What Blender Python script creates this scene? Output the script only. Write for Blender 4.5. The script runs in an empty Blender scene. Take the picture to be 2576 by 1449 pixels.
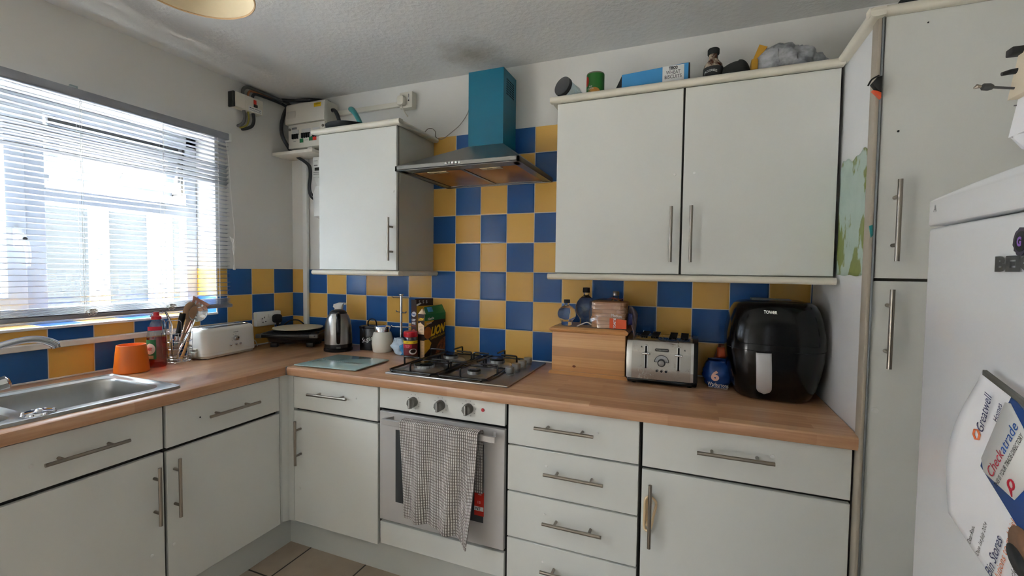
import bpy, bmesh, math, random
from mathutils import Vector, Matrix, noise
random.seed(7)
R = math.radians
PI = math.pi
SC = bpy.context.scene
COL = SC.collection

# ------------------------------------------------------------------ camera
cam_d = bpy.data.cameras.new('camera')
cam = bpy.data.objects.new('camera', cam_d); COL.objects.link(cam)
yaw, pit, rol = -0.3805, -0.04095, 0.01223
fw = Vector((math.sin(yaw)*math.cos(pit), math.cos(yaw)*math.cos(pit), math.sin(pit)))
rt = Vector((math.cos(yaw), -math.sin(yaw), 0)); up = rt.cross(fw)
r2 = math.cos(rol)*rt + math.sin(rol)*up
u2 = -math.sin(rol)*rt + math.cos(rol)*up
M = Matrix.Identity(4)
for i in range(3):
    M[i][0], M[i][1], M[i][2] = r2[i], u2[i], -fw[i]
M.translation = Vector((2.4269, -2.2007, 1.4108))
cam.matrix_world = M
cam_d.sensor_width = 36; cam_d.sensor_fit = 'HORIZONTAL'
cam_d.lens = 36*1130.79/2576
cam_d.clip_start = 0.02; cam_d.clip_end = 100
SC.camera = cam

# ------------------------------------------------------------------ light
SC.view_settings.view_transform = 'Standard'; SC.view_settings.look = 'None'
SC.view_settings.gamma = 1.0; SC.view_settings.use_curve_mapping = False
SC.view_settings.exposure = 1.85
W = bpy.data.worlds.new('sky'); SC.world = W; W.use_nodes = True
# overcast sky, about three times brighter overhead than at the horizon
wt = W.node_tree; bg = wt.nodes['Background']
tc = wt.nodes.new('ShaderNodeTexCoord'); sp = wt.nodes.new('ShaderNodeSeparateXYZ'); mr = wt.nodes.new('ShaderNodeMapRange')
wt.links.new(tc.outputs['Generated'], sp.inputs[0]); wt.links.new(sp.outputs[2], mr.inputs['Value'])
mr.inputs['To Min'].default_value = 8.0; mr.inputs['To Max'].default_value = 26.0
wt.links.new(mr.outputs[0], bg.inputs[1])
bg.inputs[0].default_value = (0.88, 0.945, 1.0, 1)
def portal(name, loc, rot, sx, sy):
    l = bpy.data.lights.new(name, 'AREA'); l.shape = 'RECTANGLE'; l.size = sx; l.size_y = sy
    o = bpy.data.objects.new(name, l); COL.objects.link(o); o.location = loc; o.rotation_euler = rot
    l.cycles.is_portal = True
    return o
portal('window_portal', (-0.30, -1.185, 1.63), (0, R(-90), 0), 0.95, 1.35)
portal('side_fill_portal', (-0.30, -3.0, 1.08), (0, R(-90), 0), 2.05, 1.25)  # opening of the added side door, out of view
portal('back_fill_portal', (3.02, -4.06, 1.10), (R(90), 0, 0), 0.95, 2.1)  # opening of the added door behind the camera
sl = bpy.data.lights.new('sun', 'SUN'); sl.energy = 60.0; sl.angle = R(3)
so_ = bpy.data.objects.new('sun', sl); COL.objects.link(so_); so_.location = (-1, 0, 6)
so_.rotation_euler = Vector((-0.03, 0.35, -0.93)).to_track_quat('-Z', 'Y').to_euler()
cy = SC.cycles
cy.use_denoising = True
try: cy.denoiser = 'OPENIMAGEDENOISE'
except Exception: pass
cy.max_bounces = 8; cy.diffuse_bounces = 5; cy.glossy_bounces = 4; cy.transmission_bounces = 8
cy.transparent_max_bounces = 24
cy.caustics_reflective = False; cy.caustics_refractive = False
cy.sample_clamp_indirect = 6.0

# ------------------------------------------------------------------ materials
def lin(c):
    c = c/255.0
    return c/12.92 if c <= 0.04045 else ((c+0.055)/1.055)**2.4
def rgb(t): return (lin(t[0]), lin(t[1]), lin(t[2]), 1)
class NT:
    def __init__(s, name):
        s.m = bpy.data.materials.new(name); s.m.use_nodes = True
        s.t = s.m.node_tree; s.p = s.t.nodes['Principled BSDF']; s.out = s.t.nodes['Material Output']
    def n(s, typ, **k):
        o = s.t.nodes.new(typ)
        for a, b in k.items(): setattr(o, a, b)
        return o
    def l(s, a, b): s.t.links.new(a, b)
    def math(s, op, a, b=None, c=None):
        o = s.n('ShaderNodeMath', operation=op)
        for i, v in enumerate((a, b, c)):
            if v is None: continue
            if isinstance(v, (int, float)): o.inputs[i].default_value = v
            else: s.l(v, o.inputs[i])
        return o.outputs[0]
    def mix(s, f, a, b):
        o = s.n('ShaderNodeMix', data_type='RGBA')
        for i, v in ((0, f), (6, a), (7, b)):
            if isinstance(v, (int, float)): o.inputs[i].default_value = v
            elif isinstance(v, tuple): o.inputs[i].default_value = v
            else: s.l(v, o.inputs[i])
        return o.outputs[2]
    def noise(s, vec, scale, detail=3, rough=0.5):
        o = s.n('ShaderNodeTexNoise'); o.inputs['Scale'].default_value = scale
        o.inputs['Detail'].default_value = detail; o.inputs['Roughness'].default_value = rough
        if vec is not None: s.l(vec, o.inputs['Vector'])
        return o.outputs['Fac']
    def ramp(s, f, stops):
        o = s.n('ShaderNodeValToRGB'); e = o.color_ramp.elements
        while len(e) < len(stops): e.new(0.5)
        for i, (p, c) in enumerate(stops):
            e[i].position = p; e[i].color = c if len(c) == 4 else (*c, 1)
        s.l(f, o.inputs[0]); return o.outputs[0]
    def pos(s): return s.n('ShaderNodeNewGeometry').outputs['Position']
    def obj(s): return s.n('ShaderNodeTexCoord').outputs['Object']
    def sep(s, v):
        o = s.n('ShaderNodeSeparateXYZ'); s.l(v, o.inputs[0]); return o.outputs
    def comb(s, x, y, z=0.0):
        o = s.n('ShaderNodeCombineXYZ')
        for i, v in enumerate((x, y, z)):
            if isinstance(v, (int, float)): o.inputs[i].default_value = v
            else: s.l(v, o.inputs[i])
        return o.outputs[0]
    def scale(s, v, sc):
        o = s.n('ShaderNodeVectorMath', operation='MULTIPLY'); s.l(v, o.inputs[0]); o.inputs[1].default_value = sc
        return o.outputs[0]
    def bump(s, h, st, dist=0.01):
        o = s.n('ShaderNodeBump'); o.inputs['Strength'].default_value = st; o.inputs['Distance'].default_value = dist
        s.l(h, o.inputs['Height']); s.l(o.outputs[0], s.p.inputs['Normal'])
    def base(s, c):
        if isinstance(c, tuple): s.p.inputs['Base Color'].default_value = c
        else: s.l(c, s.p.inputs['Base Color'])
    def set(s, **k):
        for a, b in k.items(): s.p.inputs[a.replace('_', ' ')].default_value = b
        return s
def mat(name, c, rough=0.5, metal=0.0, var=0.05, vs=12.0, bump=0.0, bs=200.0, coat=0.0, spec=None, emis=0):
    t = NT(name); t.set(Roughness=rough, Metallic=metal)
    col = rgb(c)
    if var:
        f = t.noise(t.pos(), vs, 4)
        d = tuple(max(0, x*(1-var*2)) for x in col[:3])+(1,)
        t.base(t.mix(f, d, tuple(min(1, x*(1+var)) for x in col[:3])+(1,)))
    else: t.base(col)
    if bump: t.bump(t.noise(t.pos(), bs, 3), bump, 0.002)
    if coat: t.set(Coat_Weight=coat, Coat_Roughness=0.05)
    if spec is not None: t.p.inputs['Specular IOR Level'].default_value = spec
    return t.m
def glass(name, c=(255, 255, 255), rough=0.0, ior=1.45):
    t = NT(name); t.set(Roughness=rough, IOR=ior, Transmission_Weight=1.0); t.base(rgb(c)); return t.m
def clear(name, c=(255, 255, 255), alpha=0.85, gloss=0.05):
    t = NT(name); tr = t.n('ShaderNodeBsdfTransparent'); tr.inputs[0].default_value = rgb(c)
    gl = t.n('ShaderNodeBsdfGlossy'); gl.inputs['Roughness'].default_value = gloss
    mx = t.n('ShaderNodeMixShader'); mx.inputs[0].default_value = 1-alpha
    t.l(tr.outputs[0], mx.inputs[1]); t.l(gl.outputs[0], mx.inputs[2]); t.l(mx.outputs[0], t.out.inputs[0])
    return t.m
P_ = 0.1525
def tile_mat(name, U, V, jig=0.0):
    """U, V: ('x'|'y'|'z', scale, offset): tile coordinate = scale*axis+offset. Odd cells blue, even cells yellow."""
    t = NT(name); s = t.sep(t.pos()); ix = {'x': 0, 'y': 1, 'z': 2}
    u = t.math('MULTIPLY_ADD', s[ix[U[0]]], U[1], U[2]); v = t.math('MULTIPLY_ADD', s[ix[V[0]]], V[1], V[2])
    fu = t.math('FLOOR', u); fv = t.math('FLOOR', v)
    odd = t.math('PINGPONG', t.math('ADD', t.math('ADD', fu, fv), 40.0), 1.0)
    cell = t.n('ShaderNodeTexWhiteNoise', noise_dimensions='2D'); t.l(t.comb(fu, fv), cell.inputs['Vector'])
    blue = t.mix(cell.outputs[0], rgb((42, 84, 142)), rgb((50, 95, 155)))
    yel = t.mix(cell.outputs[0], rgb((216, 168, 84)), rgb((228, 182, 98)))
    c = t.mix(odd, yel, blue)
    du = t.math('PINGPONG', u, 0.5); dv = t.math('PINGPONG', v, 0.5)
    d = t.math('MINIMUM', du, dv)
    g = t.math('LESS_THAN', d, 0.011)
    t.base(t.mix(g, c, rgb((214, 206, 190))))
    rr = t.math('MULTIPLY_ADD', g, 0.5, 0.13); t.l(rr, t.p.inputs['Roughness'])
    edge = t.math('MINIMUM', t.math('MULTIPLY', d, 22.0), 1.0)
    h = t.math('ADD', edge, t.math('MULTIPLY', t.noise(t.pos(), 9, 2), 0.55))
    t.bump(h, 0.35, 0.003)
    t.p.inputs['Specular IOR Level'].default_value = 0.25
    return t.m
def wood_top(name, along, across, cA=(184, 137, 101), cB=(214, 171, 134), row=0.042, ln=0.42):
    t = NT(name); s = t.sep(t.pos()); ix = {'x': 0, 'y': 1, 'z': 2}
    a = s[ix[along]]; b = s[ix[across]] if along != across else s[2]
    zz = t.math('ADD', b, s[2])
    br = t.n('ShaderNodeTexBrick'); br.offset = 0.37; br.offset_frequency = 2
    t.l(t.comb(a, zz), br.inputs['Vector']); br.inputs['Scale'].default_value = 1.0
    br.inputs['Mortar Size'].default_value = 0.0; br.inputs['Brick Width'].default_value = ln; br.inputs['Row Height'].default_value = row
    br.inputs['Color1'].default_value = (0.15, 0.15, 0.15, 1); br.inputs['Color2'].default_value = (0.85, 0.85, 0.85, 1); br.inputs['Mortar'].default_value = (0.5, 0.5, 0.5, 1)
    n1 = t.noise(t.comb(t.math('MULTIPLY', a, 2.2), t.math('MULTIPLY', zz, 45.0)), 1.6, 6, 0.65)
    f = t.math('ADD', t.math('MULTIPLY', br.outputs['Color'], 0.45), t.math('MULTIPLY', n1, 0.62))
    t.base(t.ramp(f, [(0.18, rgb(tuple(x*0.86 for x in cA))), (0.48, rgb(cA)), (0.85, rgb(cB))]))
    t.set(Roughness=0.3, Coat_Weight=0.5, Coat_Roughness=0.22)
    return t.m
def steel(name, c=(178, 176, 172), rough=0.28, axis=(60, 60, 2)):
    t = NT(name); f = t.noise(t.scale(t.pos(), axis), 8, 4)
    t.base(t.mix(f, rgb(tuple(x*0.955 for x in c)), rgb(c))); t.set(Metallic=1.0)
    t.l(t.math('MULTIPLY_ADD', f, 0.04, rough-0.02), t.p.inputs['Roughness'])
    return t.m
K = {}
K['wall'] = mat('wall_paint', (224, 222, 217), 0.75, var=0.02, vs=3, bump=0.12, bs=60)
t = NT('ceiling_texture'); q = t.pos()
f1 = t.noise(q, 70, 4, 0.7); vo = t.n('ShaderNodeTexVoronoi'); t.l(q, vo.inputs['Vector']); vo.inputs['Scale'].default_value = 38
sx, sy, sz = t.sep(q)
dx = t.math('SUBTRACT', sx, 1.40); dy = t.math('ADD', sy, 0.20)
rr = t.math('SQRT', t.math('ADD', t.math('MULTIPLY', dx, dx), t.math('MULTIPLY', dy, dy)))
st = t.math('MULTIPLY', t.ramp(t.math('ADD', rr, t.math('MULTIPLY', t.noise(q, 14, 4), 0.16)), [(0.10, (1, 1, 1)), (0.27, (0, 0, 0))]), 0.55)
t.base(t.mix(st, rgb((214, 214, 212)), rgb((120, 104, 70)))); t.set(Roughness=0.85)
t.bump(t.math('ADD', f1, t.math('MULTIPLY', vo.outputs['Distance'], 0.6)), 0.34, 0.007); K['ceiling'] = t.m
K['tile_back'] = tile_mat('checker_tiles_back', ('x', 1/P_, -0.2953/P_), ('z', 1/P_, -1.2451/P_))
K['tile_left'] = tile_mat('checker_tiles_left', ('y', -1/P_, -0.1487/P_), ('z', 1/P_, -1.2451/P_))
K['tile_sill'] = tile_mat('checker_tiles_sill', ('y', -1/P_, -0.1487/P_), ('x', 1/0.17, -0.03))
K['tile_jamb'] = tile_mat('checker_tiles_jamb', ('x', 1/0.18, 2.97), ('z', 1/P_, -1.2451/P_))
t = NT('floor_tiles'); s = t.sep(t.pos())
u = t.math('MULTIPLY_ADD', s[0], 1/0.333, -0.72/0.333); v = t.math('MULTIPLY_ADD', s[1], 1/0.333, 0.79/0.333)
d = t.math('MINIMUM', t.math('PINGPONG', u, 0.5), t.math('PINGPONG', v, 0.5))
c = t.mix(t.noise(t.pos(), 7, 5), rgb((150, 132, 114)), rgb((186, 170, 152)))
t.base(t.mix(t.math('LESS_THAN', d, 0.011), c, rgb((38, 34, 30)))); t.set(Roughness=0.45)
t.bump(t.math('MINIMUM', t.math('MULTIPLY', d, 20.0), 1.0), 0.3, 0.003); K['floor'] = t.m
K['top_x'] = wood_top('beech_worktop_x', 'x', 'y'); K['top_y'] = wood_top('beech_worktop_y', 'y', 'x')
K['door'] = mat('white_laminate', (222, 223, 218), 0.34, var=0.012, vs=2.5)
K['edge'] = mat('door_edge_grey', (96, 95, 88), 0.6, var=0)
K['carcass'] = mat('carcass_gap_shade', (62, 60, 55), 0.7, var=0)  # dark tone paints in the shade of the gaps between fronts
K['carc_l'] = mat('carcass_cream', (196, 193, 180), 0.5, var=0.03)
K['cornice'] = mat('cream_moulding', (228, 222, 206), 0.35, var=0.06, vs=9)
K['kick'] = mat('plinth_white', (206, 208, 203), 0.45, var=0.04, vs=6)
K['panel'] = mat('white_panel', (232, 233, 235), 0.4, var=0.01)
K['beige'] = mat('beige_edging', (176, 166, 150), 0.5, var=0.04)
K['alu'] = mat('aluminium_strip', (150, 156, 160), 0.35, 0.8, var=0)
K['steel'] = steel('brushed_steel', (178, 176, 172), 0.3, (6, 6, 1)); K['steel_h'] = steel('brushed_steel_hood', (140, 139, 136), 0.38, (2, 60, 60))
K['nickel'] = steel('brushed_nickel', (158, 150, 140), 0.3, (4, 4, 4))
K['chrome'] = mat('chrome', (214, 216, 220), 0.06, 1.0, var=0)
K['sink'] = steel('sink_steel', (186, 186, 184), 0.34, (3, 8, 3))
K['black'] = mat('black_plastic', (22, 22, 23), 0.35, var=0.0)
K['blackm'] = mat('black_matt', (20, 20, 20), 0.7, var=0.0)
K['gloss'] = mat('black_gloss', (8, 8, 9), 0.16, var=0.0, spec=0.35)
K['enamel'] = mat('black_enamel', (16, 16, 17), 0.22, var=0)
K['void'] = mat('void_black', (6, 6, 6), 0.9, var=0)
K['white'] = mat('white_plastic', (232, 232, 228), 0.35, var=0.01)
K['ivory'] = mat('ivory_plastic', (222, 216, 202), 0.4, var=0.02)
K['cu'] = mat('unit_plastic', (214, 209, 198), 0.45, var=0.02)
K['upvc'] = mat('upvc_frame', (196, 202, 210), 0.35, var=0.0)
K['teal'] = mat('teal_paint', (14, 108, 134), 0.42, var=0.03)
K['grey'] = mat('grey_plastic', (112, 110, 104), 0.45, var=0)
K['dgrey'] = mat('dark_grey', (66, 66, 66), 0.45, var=0)
K['orange'] = mat('orange_ceramic', (226, 110, 28), 0.3, var=0.05)
K['red'] = mat('red_plastic', (190, 24, 40), 0.35, var=0)
K['rred'] = mat('label_red', (214, 50, 34), 0.5, var=0); K['yel'] = mat('label_yellow', (232, 196, 20), 0.5, var=0)
K['green'] = mat('label_green', (24, 110, 62), 0.5, var=0); K['blue'] = mat('label_blue', (24, 84, 168), 0.5, var=0)
K['lblue'] = mat('box_blue', (64, 150, 210), 0.5, var=0.04); K['navy'] = mat('ink_navy', (34, 40, 96), 0.6, var=0)
K['ink'] = mat('ink_black', (30, 30, 32), 0.6, var=0); K['inkg'] = mat('ink_grey', (120, 120, 120), 0.6, var=0)
K['inko'] = mat('ink_orange', (226, 120, 70), 0.6, var=0); K['inkr'] = mat('ink_red', (190, 30, 56), 0.6, var=0)
K['wprint'] = mat('print_white', (238, 238, 236), 0.6, var=0); K['yprint'] = mat('print_yellow', (238, 190, 40), 0.5, var=0)
K['paper'] = mat('paper_white', (244, 244, 248), 0.6, var=0.0)
K['brown'] = mat('box_brown', (62, 30, 24), 0.45, var=0.05); K['dbrown'] = mat('box_dark_brown', (44, 24, 20), 0.4, var=0.05)
K['gold'] = mat('box_gold', (222, 164, 40), 0.45, var=0.06); K['cream'] = mat('box_cream', (236, 206, 168), 0.55, var=0.03)
K['tan'] = mat('card_tan', (202, 168, 126), 0.65, var=0.08, vs=30)
K['burner'] = mat('burner_alloy', (186, 186, 186), 0.3, 1.0, var=0.05, vs=60)
K['hk'] = mat('hob_knob', (150, 150, 148), 0.32, 0.6, var=0)
K['wood'] = wood_top('pine_wood', 'x', 'z', (206, 150, 92), (232, 184, 126), 0.085, 0.9)
K['woodl'] = mat('wood_spoon', (206, 160, 100), 0.6, var=0.1, vs=20)
K['blind'] = mat('blind_slat', (146, 148, 156), 0.35, var=0)
K['cord'] = mat('white_cord', (232, 230, 224), 0.7, var=0)
K['cable'] = mat('black_cable', (40, 41, 44), 0.5, var=0.03)
K['gcable'] = mat('grey_cable', (92, 92, 92), 0.5, var=0); K['bcable'] = mat('brown_cable', (150, 92, 52), 0.5, var=0)
K['gycable'] = mat('green_yellow_cable', (150, 140, 50), 0.5, var=0)
K['glass'] = glass('clear_glass'); K['pane'] = clear('window_glass', (246, 250, 252), 0.93, 0.0)
K['fill_pane'] = clear('fill_door_glass', (112, 112, 112), 0.97, 0.2); K['fill_pane2'] = clear('side_fill_glass', (205, 205, 205), 0.97, 0.2)  # tinted panes of the two added doors, set to dim their fill light
K['film'] = clear('clear_film', (250, 248, 246), 0.84, 0.12)
K['liq'] = clear('washing_up_liquid', (236, 84, 60), 0.93, 0.08)
K['plasticc'] = clear('clear_plastic', (226, 236, 240), 0.88, 0.06)
K['boardg'] = mat('frosted_glass_board', (168, 196, 194), 0.12, var=0.0, coat=0.5)
K['gedge'] = mat('glass_edge', (120, 196, 190), 0.15, var=0)
K['creamg'] = mat('cream_glaze', (236, 234, 222), 0.22, var=0.01)
K['plate'] = mat('cream_board', (208, 198, 172), 0.5, var=0.08, vs=8)
K['copper'] = mat('copper_nylon', (196, 138, 116), 0.45, var=0.05); K['beigen'] = mat('beige_nylon', (176, 140, 108), 0.5, var=0.04)
K['filter'] = mat('filter_copper_reflection', (176, 120, 62), 0.38, 0.55, var=0.25, vs=6)  # coppery reflection put into the filter metal's colour
K['bread'] = mat('bread_crust', (206, 152, 108), 0.8, var=0.14, vs=26, bump=0.4, bs=90)
K['fridge'] = mat('fridge_white', (226, 227, 230), 0.2, var=0.006, vs=2, coat=0.3)
K['shade'] = mat('lamp_shade_fabric', (222, 208, 178), 0.8, var=0.04, vs=30)
K['towel'] = None
t = NT('waffle_towel'); uv = t.n('ShaderNodeTexCoord').outputs['UV']; s = t.sep(uv)
nx = t.math('ADD', s[0], t.math('MULTIPLY', t.noise(t.comb(s[0], s[1]), 18, 2), 0.004))
a = t.math('PINGPONG', t.math('MULTIPLY', nx, 1/0.0086), 0.5); b = t.math('PINGPONG', t.math('MULTIPLY', s[1], 1/0.0115), 0.5)
rid = t.math('GREATER_THAN', a, 0.20); bead = t.math('GREATER_THAN', b, 0.2)
dark = t.math('GREATER_THAN', t.noise(t.comb(t.math('MULTIPLY', s[0], 1.0), t.math('MULTIPLY', s[1], 1.0)), 26, 1), 0.44)
c1 = t.mix(rid, rgb((122, 113, 107)), t.mix(bead, t.mix(dark, rgb((196, 188, 180)), rgb((160, 150, 144))), rgb((226, 221, 215))))
t.base(c1); t.set(Roughness=0.9)
t.bump(t.math('ADD', a, t.math('MULTIPLY', b, 0.6)), 0.9, 0.006); K['towel'] = t.m
t = NT('world_map_print'); q = t.obj()
f = t.noise(t.scale(q, (1, 9, 5.5)), 1.0, 5, 0.55)
g = t.ramp(f, [(0.50, (0, 0, 0)), (0.53, (1, 1, 1))])
sea = t.mix(t.noise(q, 16, 3), rgb((160, 184, 172)), rgb((192, 208, 200))); land = t.mix(t.noise(q, 22, 4), rgb((104, 122, 48)), rgb((146, 152, 84)))
t.base(t.mix(g, sea, land)); t.set(Roughness=0.5); K['map'] = t.m
t = NT('pebbledash'); q = t.pos(); f = t.noise(q, 60, 4, 0.8)
t.base(t.ramp(f, [(0.35, rgb((10, 11, 12))), (0.65, rgb((26, 28, 29)))])); t.set(Roughness=0.9); K['pebble'] = t.m
t = NT('toaster_chrome'); q = t.pos(); f = t.noise(q, 130, 5, 0.8); f2 = t.noise(q, 9, 2)
k_ = t.math('MULTIPLY', t.ramp(f, [(0.5, (0, 0, 0)), (0.62, (1, 1, 1))]), t.ramp(f2, [(0.42, (0, 0, 0)), (0.6, (1, 1, 1))]))
t.base(t.mix(k_, rgb((186, 184, 180)), rgb((150, 136, 116)))); t.set(Metallic=1.0)
t.l(t.math('MULTIPLY_ADD', k_, 0.4, 0.14), t.p.inputs['Roughness']); K['tchrome'] = t.m
t = NT('sauce_stained_glass'); q = t.pos(); f = t.noise(q, 45, 4, 0.7)
t.base(t.ramp(f, [(0.40, rgb((74, 36, 20))), (0.6, rgb((186, 170, 150)))])); t.set(Roughness=0.15); K['saucy'] = t.m
t = NT('coffee_granules'); q = t.pos(); f = t.noise(q, 120, 3, 0.8)
t.base(t.ramp(f, [(0.35, rgb((40, 18, 10))), (0.65, rgb((112, 62, 36)))])); t.set(Roughness=0.4); K['coffee'] = t.m
t = NT('cereal_print'); q = t.pos(); f = t.noise(q, 55, 3, 0.6)
t.base(t.ramp(f, [(0.35, rgb((42, 18, 12))), (0.62, rgb((160, 92, 54)))])); t.set(Roughness=0.5); K['cereal'] = t.m
t = NT('grey_bag'); q = t.pos(); f = t.noise(q, 20, 3, 0.6)
t.base(t.ramp(f, [(0.35, rgb((120, 122, 126))), (0.62, rgb((186, 188, 192)))])); t.set(Roughness=0.3); K['bag'] = t.m
# ------------------------------------------------------------------ mesh builder
class B:
    def __init__(s): s.bm = bmesh.new()
    def _add(s, tmp, mi=0, M=None):
        if M is not None: bmesh.ops.transform(tmp, matrix=M, verts=tmp.verts)
        for f in tmp.faces: f.material_index = mi
        me = bpy.data.meshes.new('tmp'); tmp.to_mesh(me); tmp.free()
        s.bm.from_mesh(me); bpy.data.meshes.remove(me); return s
    def box(s, x0, x1, y0, y1, z0, z1, bev=0, seg=2, mi=0, M=None):
        t = bmesh.new(); bmesh.ops.create_cube(t, size=1)
        for v in t.verts:
            v.co = Vector((x0+(v.co.x+.5)*(x1-x0), y0+(v.co.y+.5)*(y1-y0), z0+(v.co.z+.5)*(z1-z0)))
        if bev: bmesh.ops.bevel(t, geom=t.edges[:], offset=bev, segments=seg, affect='EDGES', profile=0.5)
        return s._add(t, mi, M)
    def raw(s, vs, fs, mi=0, M=None, recalc=True):
        t = bmesh.new(); v = [t.verts.new(p) for p in vs]
        for f in fs:
            try: t.faces.new([v[i] for i in f])
            except ValueError: pass
        if recalc: bmesh.ops.recalc_face_normals(t, faces=t.faces)
        return s._add(t, mi, M)
    def loft(s, rings, cap=True, closed=True, mi=0, M=None):
        n = len(rings[0]); vs = [p for r in rings for p in r]; fs = []
        for i in range(len(rings)-1):
            for j in range(n if closed else n-1):
                k = (j+1) % n
                fs.append((i*n+j, i*n+k, (i+1)*n+k, (i+1)*n+j))
        if cap:
            fs.append(tuple(range(n-1, -1, -1))); fs.append(tuple((len(rings)-1)*n+j for j in range(n)))
        return s.raw(vs, fs, mi, M)
    def lathe(s, prof, c=(0, 0, 0), seg=32, mi=0, sx=1, sy=1, M=None):
        rings = [[(c[0]+r*sx*math.cos(2*PI*j/seg), c[1]+r*sy*math.sin(2*PI*j/seg), c[2]+z) for j in range(seg)] for r, z in prof]
        return s.loft(rings, True, True, mi, M)
    def cyl(s, p0, p1, r0, r1=None, seg=20, mi=0, M=None):
        if r1 is None: r1 = r0
        return s.tube([p0, p1], [r0, r1], seg, mi, M=M)
    def tube(s, pts, r, seg=8, mi=0, closed=False, smooth=0, M=None, flat=1.0):
        pts = [Vector(p) for p in pts]
        rs = list(r) if isinstance(r, (list, tuple)) else [r]*len(pts)
        if smooth:
            P, Q = [], []; n = len(pts); m = n if closed else n-1
            for i in range(m):
                a, b = pts[i], pts[(i+1) % n]
                p = pts[i-1] if (i or closed) else a; q = pts[(i+2) % n] if (closed or i+2 < n) else b
                for k in range(smooth):
                    u = k/smooth
                    P.append(0.5*((2*a)+(b-p)*u+(2*p-5*a+4*b-q)*u*u+(3*a-p-3*b+q)*u**3)); Q.append(rs[i]*(1-u)+rs[(i+1) % n]*u)
            if not closed: P.append(pts[-1]); Q.append(rs[-1])
            pts, rs = P, Q
        n = len(pts); rings = []; prev = None
        for i in range(n):
            if closed: t = pts[(i+1) % n]-pts[i-1]
            else: t = pts[min(i+1, n-1)]-pts[max(i-1, 0)]
            t.normalize()
            if prev is None:
                a = Vector((0, 0, 1)) if abs(t.z) < 0.9 else Vector((1, 0, 0)); nrm = (a-t*a.dot(t)).normalized()
            else:
                nrm = prev-t*prev.dot(t)
                nrm = nrm.normalized() if nrm.length > 1e-6 else prev
            prev = nrm; bn = t.cross(nrm)
            rings.append([pts[i]+rs[i]*(math.cos(2*PI*j/seg)*nrm*flat+math.sin(2*PI*j/seg)*bn) for j in range(seg)])
        if closed: rings.append(rings[0]); return s.loft(rings, False, True, mi, M)
        return s.loft(rings, True, True, mi, M)
    def prism(s, poly, ax, a0, a1, mi=0, bev=0, M=None):
        f = {'x': lambda p, a: (a, p[0], p[1]), 'y': lambda p, a: (p[0], a, p[1]), 'z': lambda p, a: (p[0], p[1], a)}[ax]
        n = len(poly); vs = [f(p, a0) for p in poly]+[f(p, a1) for p in poly]
        fs = [tuple(range(n)), tuple(range(2*n-1, n-1, -1))]+[(j, (j+1) % n, n+(j+1) % n, n+j) for j in range(n)]
        t = bmesh.new(); v = [t.verts.new(p) for p in vs]; F = [t.faces.new([v[i] for i in q]) for q in fs]
        bmesh.ops.recalc_face_normals(t, faces=t.faces)
        if bev:
            es = [e for e in t.edges if any(x in F[:2] for x in e.link_faces)]
            bmesh.ops.bevel(t, geom=es, offset=bev, segments=2, affect='EDGES', profile=0.5)
        return s._add(t, mi, M)
    def sheet(s, fn, nu, nv, mi=0, uv=None, M=None):
        t = bmesh.new(); L = t.loops.layers.uv.new('UVMap') if uv else None
        g = [[t.verts.new(fn(i/nu, j/nv)) for j in range(nv+1)] for i in range(nu+1)]
        for i in range(nu):
            for j in range(nv):
                f = t.faces.new((g[i][j], g[i+1][j], g[i+1][j+1], g[i][j+1]))
                if uv:
                    for lp, (a, b) in zip(f.loops, ((i, j), (i+1, j), (i+1, j+1), (i, j+1))): lp[L].uv = (a/nu*uv[0], b/nv*uv[1])
        return s._add(t, mi, M)
    def ball(s, c, r, seg=20, sx=1, sy=1, sz=1, mi=0, M=None):
        n = max(6, seg//2)
        return s.lathe([(max(1e-4, r*math.sin(PI*i/n)), -r*math.cos(PI*i/n)*sz) for i in range(n+1)], c, seg, mi, sx, sy, M)
def rrect(x0, x1, y0, y1, r, n=6):
    out = []
    for cx, cyy, a0 in ((x1-r, y1-r, 0), (x0+r, y1-r, 90), (x0+r, y0+r, 180), (x1-r, y0+r, 270)):
        for i in range(n+1):
            a = R(a0+90*i/n); out.append((cx+r*math.cos(a), cyy+r*math.sin(a)))
    return out
def selli(cx, cyy, a, b, p, n=40):
    o = []
    for i in range(n):
        t = 2*PI*i/n; c, s_ = math.cos(t), math.sin(t)
        o.append((cx+a*math.copysign(abs(c)**(2/p), c), cyy+b*math.copysign(abs(s_)**(2/p), s_)))
    return o
def mesh_obj(name, b, mats, smooth=True, ang=38, org=None):
    me = bpy.data.meshes.new(name)
    if org is not None: bmesh.ops.translate(b.bm, verts=b.bm.verts, vec=-Vector(org))
    b.bm.to_mesh(me); b.bm.free()
    for m in (mats if isinstance(mats, (list, tuple)) else [mats]): me.materials.append(m)
    if smooth:
        me.polygons.foreach_set('use_smooth', [True]*len(me.polygons)); me.set_sharp_from_angle(angle=R(ang))
    o = bpy.data.objects.new(name, me); COL.objects.link(o); return o
def tagp(o, label, cat, group=None, kind=None):
    if label: o['label'] = label
    if cat: o['category'] = cat
    if group: o['group'] = group
    if kind: o['kind'] = kind
    return o
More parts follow.
